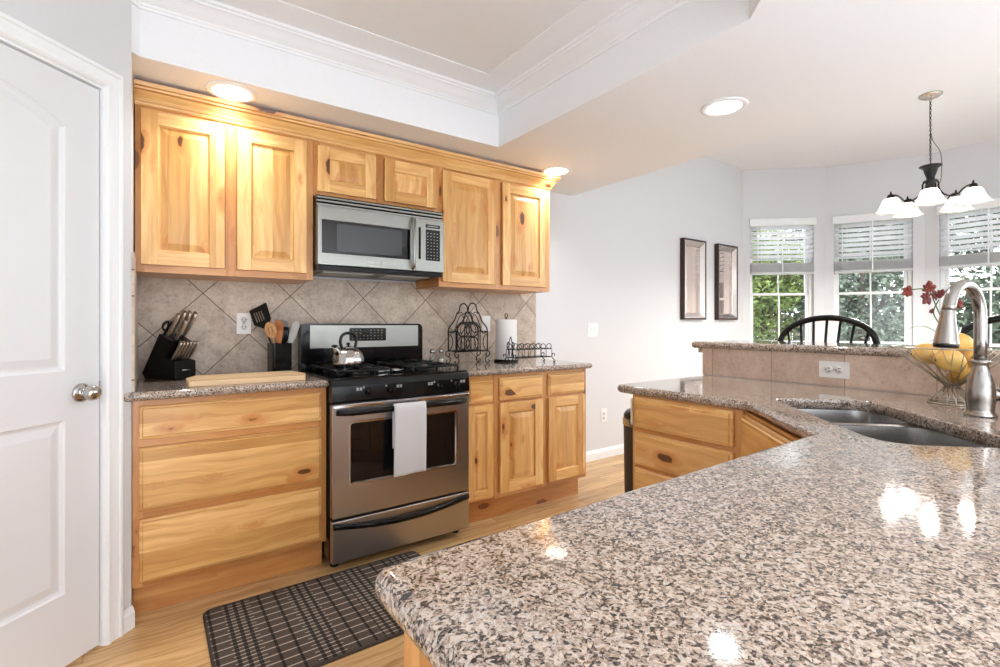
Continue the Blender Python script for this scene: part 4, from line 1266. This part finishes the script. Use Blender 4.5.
# paper towel holder and roll
pt = thing('paper_towel_holder', 'dark upright paper towel holder on the right counter', 'holder', (2.058, 2.83, ZC))
MB().lathe([(0.085, 0.0), (0.088, 0.006), (0.084, 0.014), (0.001, 0.016)], n=32).build('base', 'iron', pt)
MB().tube([(0, 0, .01), (0, 0, .312)], .0055, 8).build('pole', 'iron', pt)
MB().tube([(.012 * math.cos(a), 0, .325 + .014 * math.sin(a)) for a in [2 * PI * k / 16 for k in range(16)]], .003, 6, True).build('ring_finial', 'iron', pt)
o = MB().lathe([(0.020, 0.0), (0.074, 0.0), (0.0755, 0.002), (0.0755, 0.278), (0.074, 0.280), (0.020, 0.280), (0.020, 0.0)], n=48).build('paper_towel_roll', 'paper', loc=(2.058, 2.83, ZC + .017))
tag(o, 'white paper towel roll standing on its holder on the right counter', 'paper towels')

# iron tray with scroll rim
nb = thing('iron_basket', 'low dark wrought iron rack with ringed rim in front of the paper towels', 'rack', (2.115, 2.640, ZC))
q = MB(); hw, hd_ = .155, .055
for z in (.040, .095):
    q.tube([(-hw, -hd_, z), (hw, -hd_, z), (hw, hd_, z), (-hw, hd_, z)], .0028, 6, True)
for k in range(7):
    x = -hw + k * (2 * hw / 6)
    for y in (-hd_, hd_): q.tube([(x, y, .040), (x, y, .095)], .002, 6)
    q.tube([(x, -hd_, .040), (x, hd_, .040)], .002, 6)
q.build('basket_frame', 'iron', nb)
q = MB()
for k in range(6):
    x = -hw + (k + .5) * (2 * hw / 6)
    for y in (-hd_, hd_): q.tube([(x + .021 * math.cos(a), y, .113 + .018 * math.sin(a)) for a in [2 * PI * j / 14 for j in range(14)]], .0026, 6, True)
q.build('ring_rim', 'iron', nb)
for sx in (-1, 1):
    for y in (-hd_, hd_):
        q = MB(); q.tube(smooth_path([(sx * hw, y, .05), (sx * (hw + .006), y, .030), (sx * (hw + .022), y, .018), (sx * (hw + .030), y, .006), (sx * (hw + .020), y, .002), (sx * (hw + .012), y, .010)], 4), .003, 6)
        q.tube(smooth_path([(sx * hw, y, .05), (sx * (hw + .010), y, .062), (sx * (hw + .024), y, .058), (sx * (hw + .022), y, .044)], 4), .003, 6)
        q.build('scroll_foot', 'iron', nb)
q = MB()
for k in (-1, 1):
    q.tube(smooth_path([(-hw - .004, k * .004, .012), (-hw - .004, k * .030, .045), (-hw - .004, k * .022, .085), (-hw - .004, k * .040, .120), (-hw - .004, k * .030, .145), (-hw - .004, k * .016, .128), (-hw - .004, k * .026, .112)], 4), .003, 6)
q.tube(smooth_path([(-hw - .004, -.010, .05), (-hw - .004, -.018, .120), (-hw - .004, 0, .180), (-hw - .004, .018, .120), (-hw - .004, .010, .05)], 5), .003, 6)
q.build('scroll_end', 'iron', nb)

# ------------------------------------------------------------------ peninsula: counter, sink, bar
O2 = Vector((1.30, 0.535)); dv = Vector((.7071, .7071)); nv = Vector((.7071, -.7071))
def SN(s_, n_): p = O2 + dv * s_ + nv * n_; return (p.x, p.y)
sink_hole = round_poly([SN(-.07, .12), SN(-.07, .43), SN(.62, .43), SN(.62, .12)], 0.085, 8)
def ccw(p):
    a = sum(p[i - 1][0] * p[i][1] - p[i][0] * p[i - 1][1] for i in range(len(p)))
    return p if a > 0 else p[::-1]
sink_hole = ccw(sink_hole)
outline = [(0.195, -0.13), (1.93, -0.13), (2.372, 0.31), (2.372, 1.490), (1.672, 1.490), (1.672, 0.893), (1.325, 0.546), (0.195, 0.527)]
outline = round_poly(outline, [0.0, 0.0, 0.0, 0.0, 0.04, 0.10, 0.0, 0.028], 6)
o = slab('granite_countertop', outline, 0.879, 0.914, 'granite', holes=[sink_hole])
tag(o, 'large polished speckled granite countertop of the peninsula, with the sink cut into it', 'countertop')

# stainless double sink under the stone
sk = thing('double_sink', 'undermounted stainless steel double bowl sink in the peninsula counter', 'sink', (0, 0, 0))
b1 = ccw(round_poly([SN(.365, .11), SN(.365, .44), SN(.625, .44), SN(.625, .11)], 0.075, 8))
b2 = ccw(round_poly([SN(-.082, .11), SN(-.082, .44), SN(.335, .44), SN(.335, .11)], 0.065, 8))
rimo = ccw([SN(-.10, .095), SN(-.10, .46), SN(.65, .46), SN(.65, .095)])
fl = MB(); fl.prism(rimo, 0.874, 0.878, holes=[b1, b2]); fl.build('rim', 'steel_sink', sk)
for bb, nm in ((b1, 'bowl'), (b2, 'bowl')):
    c = sum((Vector(p) for p in bb), Vector((0, 0))) / len(bb)
    lo = []
    for d, z in ((0, .876), (.004, .84), (.010, .74), (.018, .70), (.035, .684), (.06, .680)):
        lo.append([(p[0], p[1], z) for p in inset(bb, d)])
    lo.append([(c.x + (p[0] - c.x) * .15, c.y + (p[1] - c.y) * .15, .677) for p in bb])
    bw = MB(); bw.loft(lo, False, True, smooth=True); bw = bw.build(nm, 'steel_sink', sk)
    MB().lathe([(0.045, .6775), (0.043, .680), (0.030, .6785), (0.001, .678)], (c.x, c.y, 0), 24).build('drain', 'chrome', bw)

# cabinets of the peninsula
cabinet('base_cabinet', 'alder base cabinet with a stack of drawers at the far end of the peninsula', (1.690, 1.400, 0), R(-90), 0.485, 0.66, 0.11, 0.878,
        [('drawer', 0.018, 0.452, 0.744, 0.871), ('drawer', 0.018, 0.452, 0.589, 0.724), ('drawer', 0.018, 0.470, 0.355, 0.572), ('drawer', 0.018, 0.470, 0.130, 0.338)], toe=True)
# diagonal sink front
L_ = math.hypot(.372, .372)
sf = thing('sink_cabinet', 'alder diagonal corner cabinet under the sink', 'cabinet', (1.690, 0.912, 0), math.atan2(-.372, -.372))
q = MB(); q.box(0, L_, 0, 0.019, 0.11, 0.160); q.box(0, L_, 0, 0.019, .66, .70); q.box(0, L_, 0, .019, .868, .878)
q.box(0, .034, 0, .0195, .11, .878, 'z'); q.box(L_ - .034, L_, 0, .0195, .11, .878, 'z'); q.box(.034, L_ - .034, .012, .0185, .11, .878, 'z'); q.build('face_frame', 'wood_frame', sf)
drawer_front(L_ - .03, .165).build('false_drawer_front', 'wood', sf, loc=(.015, 0, .700))
raised_door(L_ / 2 - .02, .50).build('door', 'wood', sf, .0015, loc=(.015, 0, .15)); raised_door(L_ / 2 - .02, .50).build('door', 'wood', sf, .0015, loc=(L_ / 2 + .005, 0, .15))
MB().box(0, L_, .075, .09, 0, .11).build('toe_kick', 'wood_frame', sf)
g2 = 'cabinets under the near run of the peninsula'
# near run: fronts face the range, x runs from 1.34 back to 0.235
cabinet('base_cabinet', 'alder base cabinet under the near counter corner, its end panel showing bottom left', (0.776, 0.500, 0), R(180), 0.550, 0.585, 0.11, 0.878,
        [('drawer', 0.02, 0.53, 0.722, 0.856), ('door', 0.02, 0.27, 0.13, 0.707), ('door', 0.28, 0.53, 0.13, 0.707)], g2, toe=True)
cabinet('base_cabinet', 'alder base cabinet hidden under the counter beside the sink', (1.255, 0.500, 0), R(180), 0.477, 0.585, 0.11, 0.878,
        [('drawer', 0.02, 0.457, 0.722, 0.856), ('door', 0.02, 0.235, 0.13, 0.707), ('door', 0.243, 0.457, 0.13, 0.707)], g2, toe=True)

# bar wall, tiles and raised bar top
mb = MB(); mb.prism([(2.382, 0.306), (2.382, 1.507), (2.50, 1.507), (2.50, 0.257), (2.03, -0.213), (1.945, -0.131)][::-1], 0, 1.052)
struct('wall_bar', mb, 'wall')
struct('wall_tile_bar', MB().box(2.3735, 2.3825, 0.313, 1.507, 0.9145, 1.052), 'tile_bar')
mb = MB(); mb.prism(ccw([(1.941, -0.127), (2.3725, 0.3045), (2.3805, 0.3045), (1.947, -0.131)]), 0.9145, 1.052)
struct('wall_tile_bar_corner', mb, 'tile_bar')
bt = [(1.915, -0.135), (2.355, 0.300), (2.355, 1.572), (2.80, 1.572), (2.80, 0.12), (2.24, -0.44)]
o = slab('bar_top', ccw(round_poly(bt, [0, .02, .03, .05, .03, 0], 5)), 1.0525, 1.087, 'granite')
tag(o, 'raised granite bar top on the tiled wall behind the sink', 'bar top')
# small trim under the end of the bar
o = MB().box(2.372, 2.51, 1.508, 1.53, 1.030, 1.052).build('bar_end_trim', 'granite'); o['kind'] = 'structure'
o.name = 'trim_2'

# ------------------------------------------------------------------ faucet
fc = thing('kitchen_faucet', 'brushed nickel pull-down gooseneck faucet behind the sink', 'faucet', (1.958, 0.363, ZC), 0)
bs = MB(); bs.lathe([(0.036, 0.0), (0.0365, 0.005), (0.031, 0.010), (0.030, 0.018), (0.0325, 0.045), (0.033, 0.070), (0.030, 0.095), (0.022, 0.125), (0.0175, 0.145), (0.018, 0.150),
                     (0.0225, 0.152), (0.0225, 0.160), (0.016, 0.163), (0.001, 0.163)], n=36)
bs.build('faucet_body', 'nickel', fc)
dx = Vector((-0.217, 0.036, 0)).normalized()
reach = 0.108
pts = [Vector((0, 0, .160)), Vector((0, 0, .22)), Vector((0, 0, .25)), Vector((0, 0, .282))]
Rr = 0.092
c0 = dx * Rr + Vector((0, 0, .285))
for k in range(0, 13):
    a = PI - k / 12 * (PI * .90)
    pts.append(c0 + dx * (Rr * math.cos(a)) + Vector((0, 0, Rr * math.sin(a))))
e = pts[-1]; dd = (pts[-1] - pts[-2]).normalized()
pts.append(e + dd * .012)
MB().tube(pts, 0.0148, 20).build('neck', 'nickel', fc)
h0 = pts[-1]
hd_ = []
axis = (dd * .35 + Vector((0, 0, -.8))).normalized()
for t_, r_ in ((0, .0155), (.003, .0165), (.010, .0165), (.030, .0185), (.055, .0225), (.075, .0255), (.090, .0275), (.096, .028)):
    hd_.append((h0 + axis * t_, r_))
sh = MB(); sh.tube([p for p, _ in hd_], [r_ for _, r_ in hd_], 24); sh = sh.build('spray_head', 'nickel', fc)
p0_ = h0 + axis * .096
MB().tube([p0_, p0_ + axis * .006], [.028, .026], 24).build('spray_face', 'black_plastic', sh)
ex = Vector((0.86, -0.5, 0)).normalized()
q = MB(); q.tube([ex * .024 + Vector((0, 0, .060)), ex * .046 + Vector((0, 0, .061)), ex * .050 + Vector((0, 0, .061))], [.013, .013, .017], 16)
q.tube([ex * .050 + Vector((0, 0, .061)), ex * .072 + Vector((0, 0, .061)), ex * .080 + Vector((0, 0, .063))], [.0195, .0195, .010], 16)
q.tube([ex * .066 + Vector((0, 0, .065)), ex * .078 + Vector((0, 0, .11)), ex * .10 + Vector((0, 0, .15))], [.007, .006, .005], 10)
q.build('lever_handle', 'nickel', fc)

# ------------------------------------------------------------------ wire fruit basket with mangoes
wbk = thing('wire_fruit_basket', 'hourglass wire fruit basket full of mangoes beside the faucet', 'basket', (2.19, 0.475, ZC))
Rt, Rw, Rb, Hh, Hw = .165, .018, .062, .186, .058
q = MB()
for (r_, z, th) in ((Rt, Hh, .0022), (Rb, .002, .0022), (Rw, Hw, .0018)):
    q.tube([(r_ * math.cos(a), r_ * math.sin(a), z) for a in [2 * PI * k / 48 for k in range(48)]], th, 6, True)
q.build('rings', 'wire', wbk)
q = MB(); n_ = 20
for k in range(n_):
    a = 2 * PI * k / n_
    for tw_ in (1.1, -1.1):
        q.tube([(Rw * math.cos(a), Rw * math.sin(a), Hw), (Rt * math.cos(a + tw_ * .5), Rt * math.sin(a + tw_ * .5), Hh)], .0013, 5)
q.build('bowl_wires', 'wire', wbk)
q = MB()
for k in range(16):
    a = 2 * PI * k / 16
    for tw_ in (.8, -.8):
        q.tube([(Rw * math.cos(a), Rw * math.sin(a), Hw), (Rb * math.cos(a + tw_ * .5), Rb * math.sin(a + tw_ * .5), .002)], .0013, 5)
q.build('base_wires', 'wire', wbk)
def mango(pos, rot, s_, label):
    r = thing('mango', label, 'fruit', pos, 0, 'mangoes in the wire basket')
    r.rotation_euler = rot
    lo = []
    for k in range(13):
        t_ = k / 12; x = -.056 + .112 * t_
        rr = .036 * math.sin(PI * min(max(t_, .03), .97)) ** .62 * (1.06 - .2 * t_)
        lo.append([(x * s_, (rr * math.cos(a) * .95) * s_, (rr * math.sin(a) + .008 * math.sin(PI * t_ * 1.4)) * s_) for a in [2 * PI * j / 18 for j in range(18)]])
    MB().loft(lo, smooth=True).build('mango_flesh', 'mango', r)
    MB().lathe([(0.003, 0), (0.0025, .005), (.001, .006)], (-.058 * s_, 0, 0), 8, 'x').build('stem_end', 'trunk', r)
bc = Vector((2.19, 0.475, ZC))
ra, fa = Vector((0.816, -0.578, 0)), Vector((0.578, 0.816, 0))
def mp_(a, d, z): return bc + ra * a + fa * d + Vector((0, 0, z))
mango(mp_(.027, .0, .092), (0, R(10), R(60)), .85, 'lowest mango at the bottom of the wire basket')
mango(mp_(-.045, -.045, .140), (0, R(8), R(-25)), 1.08, 'large yellow mango at the front of the wire basket')
mango(mp_(.062, -.008, .145), (0, R(12), R(10)), 1.0, 'mango at the right of the basket, partly behind the faucet stem')
mango(mp_(-.045, .038, .158), (0, R(4), R(-40)), 1.0, 'mango at the left of the wire basket behind the front one')
mango(mp_(.048, .020, .190), (0, R(10), R(-30)), 1.05, 'topmost mango on the pile under the spray head')

# ------------------------------------------------------------------ orchid on the bar
fl_ = thing('flower_arrangement', 'red blossoms and grassy leaves in a glass vase on the bar behind the mangoes', 'flowers', (2.60, 0.565, 1.0875))
MB().lathe([(0.030, 0.0), (0.034, 0.004), (0.032, .03), (0.026, .06), (0.030, .082), (0.027, .082), (0.023, .06), (0.028, .006), (.001, .005)], n=24).build('vase', 'glassware', fl_)
r_img = Vector((0.816, -0.578, 0))
up = Vector((0, 0, 1)); fw = Vector((.578, .816, 0))
def stem(pts, r_=.0022):
    q = MB(); q.tube(smooth_path([r_img * a + up * z + fw * d for a, z, d in pts], 6), r_, 6); q.build('stem', 'stem', fl_)
stem([(-.003, .005, 0), (-.035, .10, 0), (-.060, .18, .01), (-.085, .218, .0), (-.125, .232, -.01), (-.175, .226, 0)])
stem([(.003, .005, 0), (.010, .10, .01), (.018, .17, .01), (.024, .19, .01)])
stem([(0, .005, 0), (-.03, .09, .02), (-.055, .14, .02), (-.050, .19, 0)])
def leaf(pts, w_):
    P_ = smooth_path([r_img * a + up * z + fw * d for a, z, d in pts], 6); n = len(P_)
    vs, fs = [], []
    for i, p in enumerate(P_):
        t_ = i / (n - 1); ww = w_ * math.sin(PI * min(.97, .12 + t_ * .86)); d = fw * ww + r_img * ww * .5
        vs += [p - d, p + up * ww * -.2, p + d, p + up * (-ww * .2 - .0012)]
    for i in range(n - 1):
        for k in range(4): fs.append((i * 4 + k, i * 4 + (k + 1) % 4, (i + 1) * 4 + (k + 1) % 4, (i + 1) * 4 + k))
    MB().add(vs, fs, 'x', True).build('leaf', 'leafg', fl_)
leaf([(0, .01, 0), (.012, .07, 0), (.006, .13, 0), (-.004, .165, 0)], .011)
leaf([(.005, .01, 0), (.030, .06, .0), (.045, .09, .02), (.070, .11, .02)], .010)
leaf([(0, .01, 0), (.018, .09, .01), (.045, .150, .01), (.085, .165, .01)], .006)
leaf([(-.003, .01, 0), (-.06, .06, 0), (-.115, .085, 0), (-.165, .075, .01)], .005)
leaf([(-.003, .01, 0), (-.05, .03, -.01), (-.085, .030, -.01), (-.10, .02, -.01)], .006)
leaf([(.003, .01, 0), (.02, .05, .01), (.024, .10, .01), (.030, .13, .01)], .010)
def blossom(c, s_, m, seed):
    rr = random.Random(seed); mb = MB()
    cc = r_img * c[0] + up * c[1] + fw * c[2]
    nrm = (-fw + r_img * rr.uniform(-.5, .5) + up * rr.uniform(-.4, .4)).normalized()
    u = nrm.orthogonal().normalized(); v = nrm.cross(u)
    for k in range(6):
        a = 2 * PI * k / 6 + rr.uniform(-.25, .25); d = u * math.cos(a) + v * math.sin(a); sd = nrm.cross(d)
        l_ = s_ * rr.uniform(.75, 1.1)
        ring = []
        for (t_, ww, lift) in ((0, .08, 0), (.3, .26, .12), (.65, .30, .18), (.9, .16, .10), (1.05, .02, .0)):
            p = cc + d * (l_ * t_) + nrm * (l_ * lift)
            ring.append([p - sd * (l_ * ww * 1.35), p + nrm * .0008, p + sd * (l_ * ww * 1.35), p - nrm * .0008])
        mb.loft(ring, smooth=True)
    mb.build('blossom', m, fl_)
for i, (c, s_, m) in enumerate([((-.178, .222, 0), .024, 'petal2'), ((-.100, .236, -.01), .028, 'petal2'), ((-.104, .196, 0), .028, 'petal'), ((-.062, .208, .01), .024, 'petal'),
                                ((-.044, .214, .0), .020, 'petal'), ((.024, .178, .01), .030, 'petal2'), ((-.062, .145, .02), .012, 'petal'), ((.010, .19, .0), .016, 'petal')]):
    blossom(c, s_, m, i + 3)

# ------------------------------------------------------------------ pictures
def picture(x, label):
    r = thing('framed_picture', label, 'picture', (x, YW, 1.6375), 0, 'framed pictures on the grey wall')
    w_, h_ = .195, .412
    r0 = [(-w_, -h_), (w_, -h_), (w_, h_), (-w_, h_)]
    def lp(d, y): return [(p[0], y, p[1]) for p in inset(r0, d)]
    MB().loft([lp(0, -.001), lp(0, -.046), lp(0.004, -.050), lp(.012, -.050), lp(.016, -.046), lp(.016, -.001)], False, False).build('outer_frame', 'frame_dark', r)
    MB().loft([lp(.016, -.040), lp(.018, -.046), lp(.026, -.046), lp(.060, -.020), lp(.066, -.022), lp(.070, -.018), lp(.070, -.010)], False, False).build('inner_bevel', 'frame_silver', r)
    q = MB(); q.add(lp(.069, -.012) + lp(.069, -.008), [(0, 1, 2, 3), (7, 6, 5, 4), (0, 4, 5, 1), (1, 5, 6, 2), (2, 6, 7, 3), (3, 7, 4, 0)]); q.build('picture_glass', 'art_glass', r)
picture(4.575, 'tall narrow dark-framed picture nearer the kitchen, left of the pair')
picture(5.190, 'tall narrow dark-framed picture nearer the windows, right of the pair')

# ------------------------------------------------------------------ bar stools
def bar_stool(x, y, label, first=[None]):
    if first[0]: return dup(first[0], (x, y, 0), None, label)
    r = thing('windsor_bar_stool', label, 'stool', (x, y, 0), 0, 'black bar stools behind the bar'); first[0] = r
    MB().lathe([(0.001, .715), (.17, .715), (.205, .730), (.205, .745), (.18, .750), (.001, .742)], n=32).build('seat', 'chair', r)
    for sx in (-1, 1):
        for sy in (-1, 1):
            MB().tube([(sx * .12, sy * .12, .72), (sx * .155, sy * .155, .38), (sx * .20, sy * .20, 0)], [.016, .020, .012], 10).build('leg', 'chair', r)
    q = MB()
    for z, k in ((.28, .166), (.42, .150)):
        q.tube([(-k, -k, z), (k, -k, z)], .010, 8); q.tube([(-k, k, z), (k, k, z)], .010, 8); q.tube([(-k, -k, z + .05), (-k, k, z + .05)], .010, 8); q.tube([(k, -k, z + .05), (k, k, z + .05)], .010, 8)
    q.build('footrest_rungs', 'chair', r)
    bow = []
    for k in range(25):
        a = PI * k / 24
        yy = -.245 * math.cos(a) ; zz = 1.045 + .170 * math.sin(a) ** .85
        bow.append((.155 + .03 * math.sin(a), yy, zz))
    full = [(.10, -.150, .745), (.135, -.215, .90), (.150, -.240, .98)] + bow + [(.150, .240, .98), (.135, .215, .90), (.10, .150, .745)]
    MB().tube(smooth_path(full, 2), .0165, 10).build('bow_back', 'chair', r)
    for k in range(7):
        t_ = (k - 3) / 3.6
        zt = 1.045 + .170 * math.sqrt(max(0, 1 - (t_) ** 2)) ** .85
        MB().tube([(.105, t_ * .14, .745), (.14, t_ * .20, .95), (.155 + .03 * math.sqrt(max(0, 1 - t_ * t_)), t_ * .245, zt - .004)], .0075, 8).build('spindle', 'chair', r)
    return r
bar_stool(2.95, 1.215, 'black windsor bar stool whose bowed back shows left of the flowers')
bar_stool(2.95, 0.43, 'black windsor bar stool behind the faucet at the right edge')

# round dining table below the chandelier
dt = thing('dining_table', 'dark wooden round table under the chandelier, behind the bar', 'table', (5.0, 1.185, 0))
MB().lathe([(0.001, .735), (.58, .735), (.60, .745), (.60, .765), (.001, .768)], n=48).build('tabletop', 'frame_dark', dt)
MB().lathe([(0.30, 0.0), (0.30, .03), (.08, .08), (.055, .2), (.07, .45), (.05, .6), (.16, .735)], n=28).build('pedestal', 'frame_dark', dt)

# ------------------------------------------------------------------ trash can beside the peninsula
tc = thing('trash_can', 'dark round trash can behind the end of the peninsula', 'trash can', (2.047, 1.590, 0))
MB().lathe([(0.115, 0.0), (0.118, 0.01), (0.128, 0.68), (.12, .68), (.11, .02)], n=36).build('can_body', 'bin', tc)
MB().lathe([(0.1295, 0.672), (0.1325, 0.675), (0.1325, 0.705), (0.1295, 0.708)], n=36).build('rim_band', 'chrome', tc)
MB().lathe([(0.128, 0.705), (0.127, 0.725), (0.115, 0.742), (0.001, 0.752)], n=36).build('lid', 'black_plastic', tc)
o = MB().box(-.035, .035, -.010, 0, -.057, .057).build('outlet_box', 'cream', bevel=.003, loc=(1.740, 1.4265, 0.800), rotz=0)
tag(o, 'cream outlet plate on the end panel of the peninsula cabinet above the trash can', 'outlet')

# ------------------------------------------------------------------ rug
rg_ = round_poly([(0.172, 1.745), (1.12, 1.745), (1.12, 2.352), (0.172, 2.352)], 0.045, 6)
rt = thing('kitchen_rug', 'dark brown plaid kitchen mat with pale lines in front of the drawers', 'rug', (0, 0, 0))
MB().prism(inset(rg_, .008), 0.0005, 0.008).build('woven_mat', 'rug', rt, .002)
MB().loft([[(p[0], p[1], z) for p in inset(rg_, d)] for d, z in ((.009, .0005), (0, .0005), (0, .006), (.004, .009), (.009, .0088))], False, False).build('binding', 'rug_edge', rt)

# ------------------------------------------------------------------ chandelier
ch = thing('chandelier', 'dark bronze chandelier with frosted glass bell shades over the dining table', 'chandelier', (4.95, 1.20, ZH))
MB().lathe([(0.001, 0.0), (0.075, 0.0), (0.073, -.008), (0.055, -.020), (0.015, -.026), (0.010, -.035), (.001, -.036)], n=32).build('canopy', 'frame_silver', ch)
q = MB(); z = -.035; k = 0
while z > -.545:
    ln = .019
    pts = []
    for a in range(10):
        an = 2 * PI * a / 10
        u_ = .0065 * math.cos(an); v_ = ln * .72 * math.sin(an)
        pts.append((u_ if k % 2 else 0, 0 if k % 2 else u_, z - ln * .5 + v_))
    q.tube(pts, .0016, 5, True); z -= ln; k += 1
q.build('chain', 'bronze', ch)
q = MB(); q.tube(smooth_path([(0.008, 0, -.30), (.020, -.012, -.36), (.060, -.04, -.43), (.070, -.05, -.52), (.068, -.045, -.66), (.04, -.03, -.70)], 5), .0022, 5)
q.tube(smooth_path([(0.004, .004, -.04), (-.006, .004, -.15), (.006, .003, -.28), (-.004, .003, -.40), (.0, .0, -.53)], 5), .0022, 5)
q.build('cord', 'bronze', ch)
MB().lathe([(0.001, -.535), (.012, -.538), (.015, -.545), (0.068, -.550), (0.072, -.556), (0.055, -.568), (.045, -.575), (.040, -.60), (.026, -.64), (.026, -.66), (.045, -.665), (.048, -.675), (.030, -.685),
            (.024, -.69), (.024, -.80), (.034, -.81), (.034, -.825), (.014, -.84), (.001, -.865)], n=32).build('column', 'bronze', ch)
r0 = math.atan2(-.578, .816)
for k in range(5):
    th = R(60 + 72 * k)
    # th measured from the picture's right towards the camera
    ang = r0 - th
    d = Vector((math.cos(ang), math.sin(ang), 0))
    rad = .250
    pts = smooth_path([d * .030 + up * -.670, d * .048 + up * -.690, d * .052 + up * -.735, d * .085 + up * -.790, d * .150 + up * -.815, d * .190 + up * -.775, d * .222 + up * -.755, d * rad + up * -.755], 5)
    arm = MB().tube(pts, .006, 8).build('arm', 'bronze', ch)
    c = d * rad
    MB().lathe([(0.001, -.722), (.006, -.728), (.008, -.745), (.022, -.752), (.026, -.770), (.026, -.785), (.001, -.786)], c, 18).build('socket_cap', 'bronze', arm)
    n_ = 36; prof = [(.028, -.778), (.045, -.784), (.056, -.800), (.066, -.830), (.082, -.862), (.108, -.888), (.106, -.890), (.080, -.866), (.062, -.832), (.052, -.804), (.040, -.788), (.026, -.782)]
    MB().lathe(prof, c, n_).build('glass_shade', 'shade', arm)
    MB().lathe([(.001, -.780), (.010, -.783), (.012, -.795), (.010, -.808), (.001, -.812)], c, 16).build('bulb', 'bulb', arm)
    L_ = bpy.data.lights.new('chandelier_bulb', 'POINT'); L_.energy = CHAND_POWER; L_.color = (1, .97, .92); L_.shadow_soft_size = .03
    lo_ = bpy.data.objects.new('chandelier_bulb', L_); C.objects.link(lo_); lo_.parent = ch; lo_.location = c + up * -.845
